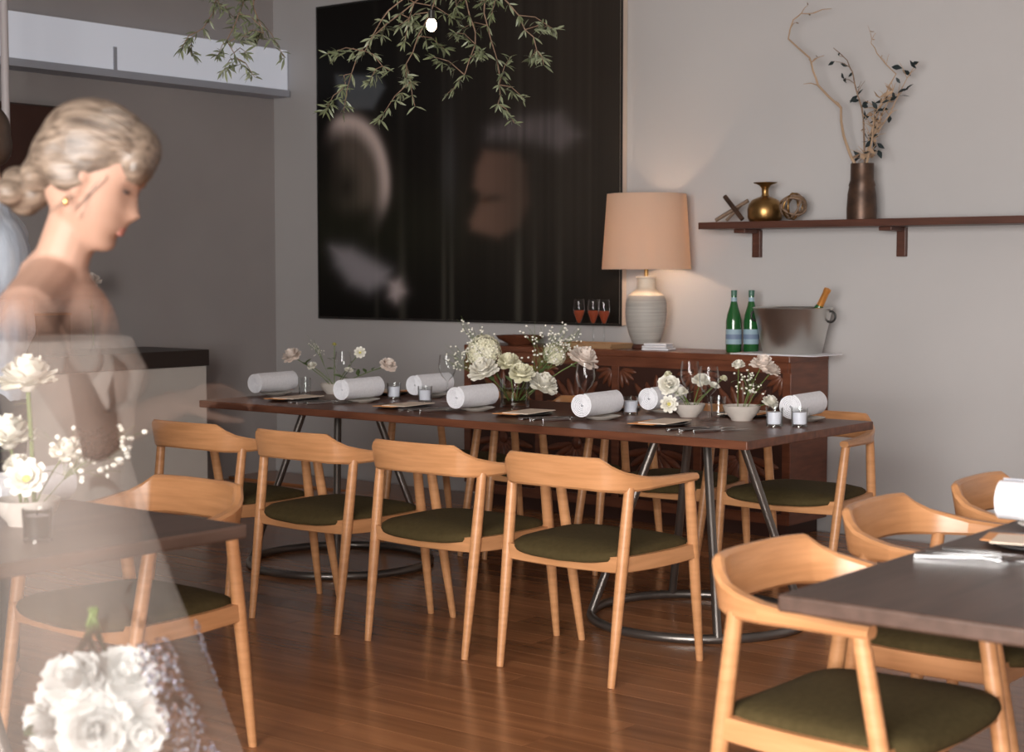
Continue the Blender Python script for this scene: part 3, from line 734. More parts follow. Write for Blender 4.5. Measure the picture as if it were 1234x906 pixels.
def flower(name, label, base, head, kind, r, col, group, seed=0, face=None, leaves=1, heart=False, stem_r=.0022):
    base = Vector(base); head = Vector(head)
    t = thing(name, label, 'flower', base, group=group)
    d = head-base; bend = Vector((d.x*.15, d.y*.15, 0))
    pts = [Vector((0, 0, 0)), d*.35-bend*.6, d*.7-bend*.5, d]
    MB().tube(pts, stem_r, 6).build('stem', M['stem'], t, 60)
    mb = {'rose': bloom_rose, 'daisy': bloom_daisy, 'hydrangea': bloom_hydrangea}[kind](r, seed)
    axis = (face if face is not None else (d.normalized()*.6+Vector((0, 0, .7))-FW*.45)).normalized()
    o = mb.build('bloom', M[col], t, 180); o.rotation_mode = 'QUATERNION'; o.rotation_quaternion = axis.to_track_quat('Z', 'Y'); o.location = d
    if heart:
        MB().ell((0, 0, r*.16), (r*.2, r*.2, r*.12), 10, 6).build('flower_centre', M['heart'], o, 180)
    rnd = random.Random(seed+5)
    for k in range(leaves):
        q = rnd.uniform(.4, .85); l = link('leaf', leaf_mesh(rnd.uniform(.04, .06), .42), M['leaf'], t); l.location = d*q-bend*.5
        l.rotation_euler = (rnd.uniform(-.5, .5), rnd.uniform(-.9, .1), rnd.uniform(0, 6.28))
    return t
def spray(label, base, tip, w_, n, seed, group, dot=.0045, blossoms=70):
    rnd = random.Random(seed); base = Vector(base); tip = Vector(tip)-base
    t = thing('gypsophila_spray', label, 'flower', base, group=group)
    mb = MB(); bl = MB(); knots = []
    mb.tube([(0, 0, 0), tip*.4, tip*.62], [.0014, .0011, .0009], 4)
    for i in range(n):
        st_ = tip*rnd.uniform(.4, .66); e = tip*rnd.uniform(.72, 1.02)+Vector((rnd.uniform(-1, 1), rnd.uniform(-1, 1), rnd.uniform(-.5, .6)))*w_
        mb.tube([st_, (st_+e)/2+Vector((0, 0, .006)), e], [.0008, .0006, .0005], 3); knots.append((st_, e))
    for i in range(blossoms):
        s_, e = rnd.choice(knots); p = s_.lerp(e, rnd.uniform(.55, 1))+Vector((rnd.uniform(-1, 1), rnd.uniform(-1, 1), rnd.uniform(-1, 1)))*w_*.28
        bl.ell(p, (dot*rnd.uniform(.7, 1.3),)*2+(dot*.8,), 6, 4)
        mb.tube([s_.lerp(e, .7), p], .0004, 3, False)
    mb.build('stems', M['stem'], t, 0)
    o = bl.build('blossoms', M['petal_w'], t, 180); o['kind'] = 'stuff'
    return t
b0 = None
def bowl(label, x, y, s_=1, z=ZT):
    global b0
    if b0: return dup(b0, (x, y, z), 0, label, scale=s_)
    b0 = t = thing('flower_bowl', label, 'bowl', (x, y, z), group='stoneware flower bowls'); t.scale = (s_,)*3
    MB().lathe([(.0, .0), (.038, 0), (.04, .006), (.062, .03), (.071, .055), (.068, .056), (.058, .033), (.03, .014), (.0, .012)], 36).build('bowl_wall', M['stone'], t, 60)
    MB().lathe([(.0, .02), (.045, .022), (.04, .028), (.0, .03)], 20).build('pin_frog', M['steel'], t, 60)
    return t
bowl('small blush stoneware bowl, leftmost of the flower bowls on long table', -5.842, 5.84, .95)
bowl('speckled stoneware flower bowl, middle of the long table bowls', -3.73, 5.86)
bowl('speckled stoneware flower bowl nearest the table corner', -3.47, 5.86, 1.12)
LG, CG, RGp = 'flowers in the leftmost bowl', 'flowers in the centre vase', 'flowers in the right bowls'
B = Vector((-5.842, 5.84, ZT+.03)); D = depth(B)
flower('ranunculus', 'large blush-white ranunculus leaning left over first napkin', B, at_d(352, 429, D), 'rose', .047, 'petal_p', LG, 1, leaves=2)
flower('ranunculus', 'small white ranunculus below the large blush one', B+Vector((.01, .01, 0)), at_d(376, 441, D), 'rose', .024, 'petal_w', LG, 2, leaves=0)
flower('white_daisy', 'flat white flower facing the camera beside the tall wine glass', B+Vector((.02, 0, 0)), at_d(434, 425, D-.05), 'daisy', .030, 'petal_w', LG, 3, heart=True, face=-FW+Vector((0, 0, .2)))
flower('white_daisy', 'low white flower above the second napkin', B+Vector((.025, .01, 0)), at_d(420, 447, D-.05), 'daisy', .024, 'petal_w', LG, 4, leaves=2)
flower('ranunculus', 'blush-cream ranunculus drooping right of the first bowl', B+Vector((.025, -.01, 0)), at_d(468, 440, D-.1), 'rose', .040, 'petal_p', LG, 5, leaves=3)
flower('flower_bud', 'green budded stem standing in the leftmost bowl', B+Vector((0, .01, 0)), at_d(403, 415, D), 'rose', .011, 'heart', LG, 6, leaves=3)
spray('wispy gypsophila spray above the leftmost bowl', B+Vector((-.01, .01, 0)), at_d(378, 408, D), .05, 8, 21, LG, .003, 30)
# centre vase
VB = Vector((-4.632, 5.80, ZT)); t = thing('glass_vase', 'low clear glass vase holding the central white bouquet', 'vase', VB)
MB().lathe([(.0, .006), (.066, .006), (.068, 0), (.07, .13), (.067, .13), (.064, .012), (.0, .012)], 32).build('glass_wall', M['glass'], t, 60)
MB().lathe([(.0, .014), (.062, .014), (.063, .085), (.0, .085)], 32).build('water', glassy('vase_water', (.80, .84, .72), .2), t, 60)
V = VB+Vector((0, 0, .03)); D = depth(VB)
def vf(name, lab, px, py, kind, r, col, seed, dd=0, **kw):
    h = at_d(px, py, D+dd); k = (h-V); b_ = V+Vector((max(-.03, min(.03, k.x*.2)), max(-.03, min(.03, k.y*.2)), 0))
    return flower(name, lab, b_, h, kind, r, col, CG, seed, stem_r=.003, **kw)
vf('hydrangea', 'round cream hydrangea at the top left of the bouquet', 583, 424, 'hydrangea', .080, 'petal_c', 11, 0, leaves=2)
vf('peony', 'full white peony below the hydrangea', 582, 446, 'rose', .062, 'petal_w', 12, -.10, leaves=1)
vf('garden_rose', 'cream rose in the middle of the bouquet, upper of two', 613, 437, 'rose', .052, 'petal_c', 13, -.05, leaves=2)
vf('garden_rose', 'cream rose in the middle of the bouquet, lower of two', 628, 450, 'rose', .055, 'petal_c', 14, -.10, leaves=2)
vf('hydrangea', 'small cream hydrangea behind the gypsophila', 668, 428, 'hydrangea', .055, 'petal_c', 15, .05, leaves=3)
vf('peony', 'white peony hanging low right of the vase', 655, 463, 'rose', .062, 'petal_w', 16, -.04, leaves=1)
vf('peony', 'blush-white peony at the far right of the bouquet', 703, 432, 'rose', .066, 'petal_p', 17, .02, leaves=1)
vf('garden_rose', 'leafy green filler stem at the bouquet heart', 640, 445, 'rose', .02, 'heart', 18, .02, leaves=9)
spray('gypsophila spray rising at the left of the bouquet', V, at_d(553, 392, D), .10, 26, 31, CG, .0058, 70)
spray('tall gypsophila spray right of the hydrangea', V+Vector((.01, 0, 0)), at_d(676, 402, D), .11, 34, 32, CG, .0062, 110)
spray('second gypsophila spray arching over the blush peony', V+Vector((.02, .01, 0)), at_d(697, 405, D+.1), .09, 24, 33, CG, .0055, 70)
spray('low gypsophila spray beside the wine glass left of the bouquet', V+Vector((-.02, 0, 0)), at_d(540, 425, D), .07, 18, 34, CG, .005, 40)
# right bowls
B = Vector((-3.73, 5.86, ZT+.03)); D = depth(B)
flower('ranunculus', 'white ranunculus leaning left, upper of the right bowl pair', B, at_d(806, 463, D), 'rose', .042, 'petal_w', 41, face=-FW+Vector((0, 0, .35)))
flower('ranunculus', 'white ranunculus hanging low beside the votive candle', B+Vector((-.01, 0, 0)), at_d(806, 487, D-.05), 'daisy', .038, 'petal_w', 42, heart=True, face=-FW+Vector((0, 0, .1)))
flower('ranunculus', 'white ranunculus just above the middle bowl rim', B+Vector((.01, .01, 0)), at_d(821, 473, D), 'rose', .028, 'petal_w', 43)
flower('flower_bud', 'green-white bud standing left of the wine glasses', B+Vector((0, .01, 0)), at_d(805, 451, D), 'rose', .016, 'petal_c', 44, leaves=2)
flower('ranunculus', 'white flower in front of the two wine glasses', B+Vector((.02, 0, 0)), at_d(845, 459, D-.05), 'rose', .036, 'petal_w', 45)
flower('ranunculus', 'white flower right of the two wine glass bowls', B+Vector((.025, 0, 0)), at_d(860, 466, D-.05), 'daisy', .026, 'petal_w', 46, leaves=2)
flower('flower_bud', 'small pale bud above the lamp side of the wine glass', B+Vector((.01, 0, 0)), at_d(872, 456, D), 'rose', .016, 'petal_c', 47)
B = Vector((-3.47, 5.86, ZT+.035)); D = depth(B)
flower('ranunculus', 'white bud on a straight stem in the corner bowl', B+Vector((-.02, 0, 0)), at_d(890, 440, D), 'rose', .026, 'petal_w', 51, leaves=1)
flower('garden_rose', 'large blush rose leaning right in the corner bowl', B, at_d(919, 439, D), 'rose', .046, 'petal_p', 52, leaves=1)
flower('garden_rose', 'second blush rose behind the large blush rose', B+Vector((.01, .01, 0)), at_d(930, 447, D+.06), 'rose', .036, 'petal_p', 53)
flower('ranunculus', 'white ranunculus resting low by the corner napkin', B+Vector((.02, 0, 0)), at_d(928, 485, D), 'rose', .034, 'petal_w', 54, leaves=2)
spray('gypsophila spray between the stems of the corner bowl', B+Vector((0, .01, 0)), at_d(910, 455, D), .075, 18, 55, RGp, .0055, 42)

# ------------------------------------------------------------------ right table settings
bread_plate('cream bread plate at the right photo edge', -1.40, 3.82, ZT)
napkin('rolled white napkin cut by the right photo edge', -1.395, 3.815, ZT+.0155, PI/2+.05)
menu('cream menu card on dark plate at the right foreground table', -1.33, 3.575, ZT, -1.35)
fork('steel fork nearest the camera on the right foreground table', -1.385, 3.30, ZT, -1.3)
fork('second steel fork on the right foreground table', -1.38, 3.345, ZT, -1.3)
knife('steel knife on the right foreground table', -1.36, 3.40, ZT, -1.35)
knife('steel butter knife crossing the cutlery on right foreground table', -1.22, 3.37, ZT+.011, -.8)

# ------------------------------------------------------------------ left table flowers
z = ZT
bowl('white flower bowl on the left sunlit table', -3.40, 2.34, 1.15)
votive('votive candle on the left sunlit table', -3.17, 2.21, ZT)
napkin('rolled white napkin on the left sunlit table', -3.66, 2.52, ZT+.0005, .15)
B = Vector((-3.40, 2.34, ZT+.04)); D = depth(B); SG = 'flowers in the left table bowl'
flower('ranunculus', 'tall white peony on a thick stem at the left edge', B+Vector((.02, .01, 0)), at_d(33, 457, D), 'rose', .066, 'petal_w', 61, face=Vector((0, 0, 1))-FW*.15, leaves=2, stem_r=.0055)
flower('ranunculus', 'white peony cut by the left photo edge', B+Vector((-.02, 0, 0)), at_d(10, 527, D), 'rose', .062, 'petal_w', 62, face=Vector((0, 0, 1))-FW*.15, leaves=3, stem_r=.004)
flower('ranunculus', 'low white flower spilling over the left table bowl', B+Vector((.02, -.02, 0)), at_d(33, 578, D-.08), 'daisy', .050, 'petal_w', 63, heart=True, face=-FW+Vector((0, 0, .5)), leaves=1)
flower('ranunculus', 'small white flower low between the left table peonies', B+Vector((.01, 0, 0)), at_d(22, 562, D-.02), 'rose', .034, 'petal_w', 64, leaves=1)
spray('gypsophila cloud right of the left table bowl', B+Vector((.03, .01, 0)), at_d(115, 535, D+.05), .11, 30, 65, SG, .0085, 85)
flower('ranunculus', 'white flower at the base of the left gypsophila cloud', B+Vector((.03, 0, 0)), at_d(80, 545, D), 'rose', .036, 'petal_w', 66, leaves=1)

# ------------------------------------------------------------------ bar counter and left wall
t = thing('bar_counter', 'pale bar counter with thick dark top along the left wall', 'counter', (-8.09, 4.6, 0))
MB().box((0.0, 0, .405), (.60, 4.16, .81)).build('body', M['pale_panel'], t, 0)
MB().box((0.01, 0, .86), (.62, 4.18, .10)).build('counter_top', M['counter_top'], t, 0, bevel=.004)
t = thing('wall_cabinet', 'dark wooden wall cabinet under the white beam', 'cabinet', (XL, 5.1, 1.90))
MB().box((.15, 0, .23), (.30, 1.86, .46)).build('body', M['counter_top'], t, 0)
for i in range(3): MB().box((.306, -.62+.62*i, .23), (.016, .60, .44)).build('door', M['side_dark'], t, 0, bevel=.003)
t = thing('tube_pendant', 'slim white tube pendant lamp hanging at the left edge', 'lamp', (-7.35, 4.98, 1.99))
MB().lathe([(.0, .012), (.021, .0), (.021, 1.20), (.0, 1.205)], 20).build('tube', M['white_metal'], t, 50)
MB().lathe([(.0, -.003), (.014, -.003), (.016, .006), (.0, .006)], 16).build('light_disc', M['spot'], t)
MB().tube([(0, 0, 1.2), (0, 0, ZC-1.99)], .003, 5).build('cord', M['black'], t)
t = thing('dark_box', 'dark box with a brass lid edge on the bar counter', 'box', (-8.05, 5.70, .91))
MB().box((0, 0, .115), (.16, .22, .23)).build('body', M['counter_top'], t, 0)
MB().box((0, 0, .236), (.17, .23, .012)).build('lid', M['brass'], t, 0)
t = thing('bud_vase', 'slim glass bud vase on the bar counter', 'vase', (-8.05, 6.03, .91))
MB().lathe([(.0, .0), (.022, 0), (.022, .01), (.010, .03), (.009, .26), (.012, .28)], 16).build('glass_body', M['glass'], t, 60)
flower('pink_flower', 'pink flower in the slim vase on the bar counter', (-8.05, 6.03, .95), (-8.03, 6.0, 1.33), 'rose', .06, 'petal_p', None, 71, leaves=1)

# ------------------------------------------------------------------ glass reflections built as hanging olive branches with a bulb
lmesh = [leaf_mesh(l, .2) for l in (.042, .052, .062)]
for l_ in lmesh: l_.materials.append(M['olive_leaf'])
def olive(name, label, origin, mains, nleaf, seed):
    rnd = random.Random(seed); t = thing(name, label, 'plant', origin); mb = MB(); nodes_ = []
    for m_ in mains:
        P = [Vector(p) for p in m_]
        fine = []
        for i in range(len(P)-1):
            for q in (0, .33, .66): fine.append(P[i].lerp(P[i+1], q)+Vector((rnd.uniform(-1, 1), rnd.uniform(-1, 1), rnd.uniform(-1, 1)))*.012*(1 if i or q else 0))
        fine.append(P[-1]); n = len(fine)
        mb.tube(fine, [.0045*(1-.7*i/n) for i in range(n)], 5)
        nodes_ += [(fine[i], (fine[min(i+1, n-1)]-fine[max(i-1, 0)]).normalized()) for i in range(n//5, n)]
        for k in range(n//2):
            i = rnd.randrange(n//5, n); d = Vector((rnd.uniform(-1, 1), rnd.uniform(-1, 1), rnd.uniform(-.9, .4))).normalized()
            L_ = rnd.uniform(.08, .2); q0 = fine[i]
            pts = [q0, q0+d*L_*.5+Vector((0, 0, .01)), q0+d*L_+Vector((0, 0, -.02))]
            mb.tube(pts, [.0025, .002, .0012], 4)
            nodes_ += [(pts[0].lerp(pts[2], u), d) for u in (.3, .5, .7, .85, 1)]
    mb.build('branch', M['twig'], t, 60)
    for k in range(nleaf):
        p, d = rnd.choice(nodes_)
        o = bpy.data.objects.new('leaf', rnd.choice(lmesh)); C.objects.link(o); o.parent = t; o.location = p
        v = (d*.5+Vector((rnd.uniform(-1, 1), rnd.uniform(-1, 1), rnd.uniform(-1, .5)))).normalized()
        o.rotation_mode = 'QUATERNION'; o.rotation_quaternion = v.to_track_quat('X', 'Z') @ Euler((rnd.uniform(-1.5, 1.5), 0, 0)).to_quaternion()
    ex = MB()
    for k in range(nleaf*3):
        p, d = rnd.choice(nodes_); v = (d*.5+Vector((rnd.uniform(-1, 1), rnd.uniform(-1, 1), rnd.uniform(-1, .5)))).normalized()
        R = (v.to_track_quat('X', 'Z') @ Euler((rnd.uniform(-1.5, 1.5), 0, 0)).to_quaternion()).to_matrix(); lm_ = rnd.choice(lmesh)
        ex.add([R @ (q.co*.85)+p for q in lm_.vertices], [tuple(f.vertices) for f in lm_.polygons])
    o = ex.build('small_leaves', M['olive_leaf'], t, 180); o['kind'] = 'stuff'
    return t
O = at_d(545, -60, 7.0); O.z = ZC
def rel(px, py, d=7.0): return at_d(px, py, d)-O
top = Vector((0, 0, 0))
olive('olive_branch', 'olive branches hanging from the ceiling before the dark painting', O,
      [[top, rel(540, -30), rel(500, 5), rel(450, 40), rel(420, 85, 6.9), rel(412, 108, 6.9)],
       [top, rel(535, -20), rel(510, 30), rel(490, 80), rel(500, 128)],
       [top, rel(560, -20, 7.1), rel(575, 40, 7.1), rel(560, 90, 7.1), rel(540, 112, 7.1)],
       [top, rel(580, -20, 7.2), rel(585, 30, 7.2), rel(605, 90, 7.2), rel(600, 125, 7.2)],
       [top, rel(590, -20, 7.2), rel(625, 20, 7.2), rel(650, 60, 7.2), rel(655, 78, 7.2)],
       [top, rel(530, -25, 6.9), rel(470, 10, 6.9), rel(440, 60, 6.9), rel(470, 85, 6.9)]], 290, 17)
O2 = at_d(285, -60, 7.0); O2.z = ZC
def rel2(px, py, d=7.0): return at_d(px, py, d)-O2
olive('olive_branch', 'small olive sprig hanging high left of the painting', O2,
      [[top, rel2(285, -30), rel2(262, 5), rel2(245, 35), rel2(230, 46)], [top, rel2(295, -25), rel2(290, 15), rel2(275, 45), rel2(285, 70)], [top, rel2(300, -20), rel2(310, 20), rel2(318, 40)]], 120, 23)
O3 = at_d(520, 30, 6.75)  # added glowing point standing in for the sun reflected in the glass
t = thing('festoon_bulb', 'small glowing bulb hanging among the olive branches', 'lamp', O3)
MB().ell((0, 0, 0), (.022, .022, .028), 16, 10).build('bulb', M['bulb'], t, 180)
MB().tube([(0, 0, .024), (0, 0, .06)], .013, 10).build('socket', M['black'], t)
MB().tube([(0, 0, .06), (0, 0, ZC-O3.z)], .003, 5).build('cord', M['black'], t)

# ------------------------------------------------------------------ people
def fade(z0, z1, a0, a1):
    def f(N, L):
        tc = N.new('ShaderNodeTexCoord'); sp = N.new('ShaderNodeSeparateXYZ'); mr = N.new('ShaderNodeMapRange'); mr.interpolation_type = 'SMOOTHSTEP'
        L.new(tc.outputs['Object'], sp.inputs[0]); L.new(sp.outputs['Z'], mr.inputs[0])
        for i, v in enumerate((z0, z1, a0, a1)): mr.inputs[i+1].default_value = v
        return mr.outputs[0]
    return f
def remeshed(name, mb, voxel, matl, parent, smooth_it=6, fac=.5):
    me = mb.mesh(name+'_raw', 0); o = bpy.data.objects.new(name+'_raw', me); C.objects.link(o)
    r = o.modifiers.new('r', 'REMESH'); r.mode = 'VOXEL'; r.voxel_size = voxel
    s_ = o.modifiers.new('s', 'SMOOTH'); s_.iterations = smooth_it; s_.factor = fac
    bpy.context.view_layer.update()
    ev = o.evaluated_get(bpy.context.evaluated_depsgraph_get()); nm = bpy.data.meshes.new_from_object(ev)
    bpy.data.objects.remove(o, do_unlink=True); nm.name = name; nm.shade_smooth(); nm.materials.clear()
    return link(name, nm, matl, parent)
def head_into(mb, c, pitch, s_=1.0):
    rows = [(.121, -.035, -.005, .012), (.116, -.062, .035, .036), (.106, -.080, .058, .052), (.09, -.092, .075, .063), (.068, -.099, .086, .071), (.045, -.101, .091, .075), (.025, -.099, .092, .076), (.010, -.096, .087, .075), (-.005, -.092, .086, .074), (-.02, -.088, .086, .072),
            (-.035, -.082, .086, .069), (-.048, -.076, .085, .066), (-.060, -.070, .085, .063), (-.072, -.060, .084, .059), (-.085, -.046, .081, .053), (-.098, -.026, .081, .045), (-.110, -.002, .078, .034), (-.118, .022, .070, .022), (-.122, .040, .058, .010)]
    rings = []
    for z, xb, xf, hw_ in rows:
        ring = []; cx = (xb+xf)/2; rx = (xf-xb)/2
        for k in range(56):
            a = 2*PI*k/56; ca, sa = math.cos(a), math.sin(a)
            x = cx+rx*math.copysign(abs(ca)**.9, ca); y = hw_*math.copysign(abs(sa)**.9, sa)
            if ca > .2:
                nose = {True: 0}.get(False, 0)
                nz = np.interp(-z, [-.015, .0, .02, .036, .045, .053], [0, .003, .014, .027, .020, 0])
                x += nz*math.exp(-(y/(.008+.35*nz))**2)
                x += (.007*math.exp(-((z+.061)/.006)**2)+.0075*math.exp(-((z+.073)/.0055)**2)-.005*math.exp(-((z+.085)/.006)**2))*math.exp(-(y/.024)**2)
                x += .006*math.exp(-((z+.105)/.011)**2)*math.exp(-(y/.022)**2)
                x -= .011*math.exp(-((z-.004)/.012)**2)*math.exp(-((abs(y)-.033)/.014)**2)
                x += .006*math.exp(-((z-.002)/.007)**2)*math.exp(-((abs(y)-.033)/.010)**2)
                x += .004*math.exp(-((z-.022)/.006)**2)*math.exp(-((abs(y)-.03)/.022)**2)
            ring.append((x, y, z))
        rings.append(ring)
    h = MB().rings(rings)
    for sy in (-1, 1):
        h.ell((-.010, sy*.075, -.012), (.017, .008, .031), 12, 8, Matrix.Rotation(-.25, 3, 'Y'))
        h.ell((-.006, sy*.080, -.002), (.015, .006, .016), 12, 8)
    R = Matrix.Rotation(pitch, 3, 'Y')
    mb.add([R @ (Vector(v)*s_)+Vector(c) for v in h.v], h.f)
    return R
def hand_into(mb, wrist, dirv, palm_n, curl=.5, s_=1.0):
    d = Vector(dirv).normalized(); n = Vector(palm_n); n = (n-d*n.dot(d)).normalized(); sd = d.cross(n)
    w_ = Vector(wrist)
    for k in range(4):
        o_ = (k-1.5)*.019*s_
        mb.cap(w_+sd*o_*.6, .013*s_, w_+d*.078*s_+sd*o_, .0105*s_, 8)
        L_ = (.068, .078, .074, .058)[k]*s_; p = w_+d*.082*s_+sd*o_*1.06; a = .15
        for j in range(3):
            a += curl*(.35+.3*j); q = p+(d*math.cos(a)+n*math.sin(a))*L_*(.42, .33, .25)[j]
            mb.cap(p, (.0088-.0008*j)*s_, q, (.0082-.001*j)*s_, 8); p = q
    p = w_+sd*-.022*s_+d*.022*s_
    for j, (l_, a) in enumerate(((.045, .75), (.034, .45), (.026, .25))):
        q = p+(d*math.cos(a)-sd*math.sin(a)+n*.35).normalized()*l_*s_; mb.cap(p, (.0125-.0018*j)*s_, q, (.011-.0018*j)*s_, 8); p = q

skin = noisy(mat('skin', (.60, .36, .26), .55, spec=.35), (.36, .215, .155), (.43, .265, .20), nscale=9)
see_through(skin, fade(1.27, 1.42, .045, .95))  # body fades out downward to imitate a reflection in window glass
hairm = noisy(mat('blonde_hair', (.42, .30, .21), .42, spec=.5), (.055, .038, .028), (.24, .18, .135), (4, 30, 30), 5, nscale=3, bump=.3)
dressm = mat('sheer_dress', (.62, .56, .51), .75, spec=.3); see_through(dressm, fade(.55, 1.25, .10, .11))  # low opacity imitates a faint glass reflection, not thin fabric
seq = mat('sequins', (.75, .77, .85), .25, .9)
WR = at_d(100, 300, 2.9); WR.z = 0
pw_ = thing('person', 'woman in profile with low blonde bun and sheer pale dress, leaning over left table', 'person', WR, YAW)
mb = MB()
hc = (.020, 0, 1.560)
HR = head_into(mb, hc, math.radians(23), .96)
mb.cap((-.008, 0, 1.50), .049, (-.052, 0, 1.375), .053)
mb.cap((-.052, 0, 1.375), .066, (-.06, 0, 1.33), .085)
for sy in (-1, 1):
    mb.cap((-.052, sy*.03, 1.365), .062, (-.052, sy*.155, 1.325), .058)
mb.ell((-.045, 0, 1.26), (.105, .155, .14), 20, 12); mb.ell((-.035, 0, 1.08), (.10, .125, .16), 20, 12); mb.ell((-.03, 0, .90), (.125, .165, .15), 20, 12)
mb.cap((.03, -.07, 1.20), .062, (.045, -.07, 1.20), .055); mb.cap((.03, .07, 1.20), .062, (.045, .07, 1.20), .055)
# near arm reaching forward, far arm down to the bouquet
mb.cap((-.052, -.175, 1.315), .052, (.070, -.205, 1.115), .040); mb.cap((.070, -.205, 1.115), .039, (.185, -.14, 1.165), .027)
hand_into(mb, (.185, -.14, 1.165), (.85, .35, .25), (0, .4, -1), .45, .92)
mb.cap((-.05, .175, 1.315), .052, (-.03, .215, 1.06), .040); mb.cap((-.03, .215, 1.06), .039, (.035, .08, .845), .027)
hand_into(mb, (.035, .08, .845), (.15, -.45, -.85), (.8, .2, .1), 1.0, .92)
for sy in (-1, 1):
    mb.cap((-.03, sy*.085, .86), .098, (-.02, sy*.08, .48), .062); mb.cap((-.02, sy*.08, .48), .060, (-.03, sy*.08, .09), .036)
    mb.cap((-.045, sy*.08, .045), .038, (.13, sy*.09, .028), .026)
remeshed('body', mb, .0055, skin, pw_, 4)
# hair: smooth shell swept back into a low bun, with separate strands over it
hb = MB()
def HP(p): return HR @ Vector(p)+Vector(hc)
def hl(mbx, c, r, rot=None): mbx.ell(HP(c), r, 24, 16, HR @ rot if rot else HR)
hl(hb, (-.018, 0, .048), (.098, .084, .090)); hl(hb, (.038, 0, .074), (.060, .068, .052)); hl(hb, (-.062, 0, .012), (.058, .076, .070)); hl(hb, (.074, -.02, .050), (.026, .05, .034)); hl(hb, (-.09, 0, -.035), (.034, .05, .04))
hl(hb, (-.030, -.070, -.006), (.042, .016, .034)); hl(hb, (-.030, .070, -.006), (.042, .016, .034))
hair = remeshed('hair', hb, .006, hairm, pw_, 5)
bn = MB(); 
for k in range(5):
    a = k*1.25; hl(bn, (-.104+.018*math.cos(a), .022*math.sin(a*1.3), -.068+.02*math.sin(a)), (.030, .034, .026))
bun = remeshed('bun', bn, .005, hairm, hair, 3)
rnd = random.Random(12); stn = MB()
for k in range(230):
    a = rnd.uniform(-1, 1); sy = rnd.choice((-1, 1)) if abs(a) < .3 else math.copysign(1, a)
    th = a*1.35       # angle from the parting down to the side
    r1 = rnd.uniform(.985, 1.035)
    pts = []
    n = 10
    for i in range(n):
        u = i/(n-1)
        phi = math.radians(152-128*(1-u)) if False else math.radians(22+140*u)
        cx, cz = -.012, .040
        x = cx+.106*math.cos(phi)*r1; rad = math.sin(phi)
        y = .088*math.sin(th)*rad*r1*(1-.35*u*u)
        z_ = cz+.094*rad*math.cos(th*.86)*r1-.055*u*u*abs(math.sin(th))*.4-.05*max(0, u-.65)
        pts.append(HP((x, y, z_)))
    pts.append(HP((-.100+rnd.uniform(-.01, .01), rnd.uniform(-.02, .02), -.058+rnd.uniform(-.012, .012))))
    stn.tube(pts, [.0022]*(len(pts)-2)+[.0018, .001], 5)
for k in range(16):      # loose wisps by the ear, temple and nape
    y = rnd.choice((-1, 1))*rnd.uniform(.058, .074); x0 = rnd.uniform(-.012, .034); 
    stn.tube([HP((x0, y*.8, .05)), HP((x0+.006, y, .01)), HP((x0-.004+rnd.uniform(-.01, .01), y*1.02, -.03)), HP((x0-.02+rnd.uniform(-.015, .015), y, -.07+rnd.uniform(-.02, .02)))], [.0008, .0008, .0007, .0004], 4)
s_ = stn.build('strands', hairm, hair, 180); s_['kind'] = 'stuff'
ea = MB().ell(HP((-.006, -.086, -.052)), (.005, .005, .008), 10, 8).build('earring', M['earring'], pw_, 180)
for sy in (-1, 1):
    MB().ell(HP((.0715, sy*.034, .0015)), (.0075, .0115, .0035), 12, 8, HR).build('eye', mat('eye_lash', (.05, .03, .025), .5), pw_, 180)
    MB().tube([HP((.086, sy*.014, .021)), HP((.081, sy*.032, .026)), HP((.066, sy*.052, .021))], [.0028, .0026, .0012], 6).build('eyebrow', mat('brow_hair', (.12, .08, .05), .7), pw_, 180)
MB().ell(HP((.0805, 0, -.0635)), (.008, .019, .0055), 12, 8, HR).ell(HP((.0805, 0, -.0715)), (.008, .016, .0055), 12, 8, HR).build('lips', mat('lip_pink', (.40, .15, .12), .45), pw_, 180)
def skirt(zs, nseg=72, amp=.5):
    rings = []
    for z_, cx, rx, ry in zs:
        q = max(0, (1.0-z_))
        rings.append([(cx+rx*math.cos(2*PI*k/nseg)*(1+.05*q*math.sin(11*2*PI*k/nseg+z_*3)), ry*math.sin(2*PI*k/nseg)*(1+.05*q*math.sin(9*2*PI*k/nseg+1+z_*2)), z_) for k in range(nseg)])
    return MB().rings(rings, True, False)
skirt([(1.275, -.040, .118, .160), (1.22, -.025, .130, .165), (1.15, -.03, .115, .142), (1.05, -.035, .110, .135), (.95, -.03, .135, .172), (.82, -.015, .165, .20), (.68, .005, .20, .23), (.53, .02, .245, .27), (.35, .03, .29, .31), (.17, .035, .33, .35), (.012, .04, .36, .38)]).build('dress', dressm, pw_, 180)
sq = MB(); rnd = random.Random(4)
for k in range(2600):
    a = rnd.uniform(-.95, .2); z_ = rnd.uniform(.30, .76); q = (.76-z_)
    band = math.sin(a*7+z_*9)
    if band < .15: continue
    rx = .20+(.68-z_)*.30; x = .01+rx*math.cos(a)+.004; y = (rx+.03)*math.sin(a)
    R = Euler((rnd.uniform(-.5, .5), PI/2+rnd.uniform(-.5, .5), a)).to_matrix()
    sq.add([R @ Vector(((.0036*math.cos(j*PI/3)), .0036*math.sin(j*PI/3), 0))+Vector((x, y, z_)) for j in range(6)], [tuple(range(6))])
o = sq.build('sequins', seq, pw_, 0); o['kind'] = 'stuff'
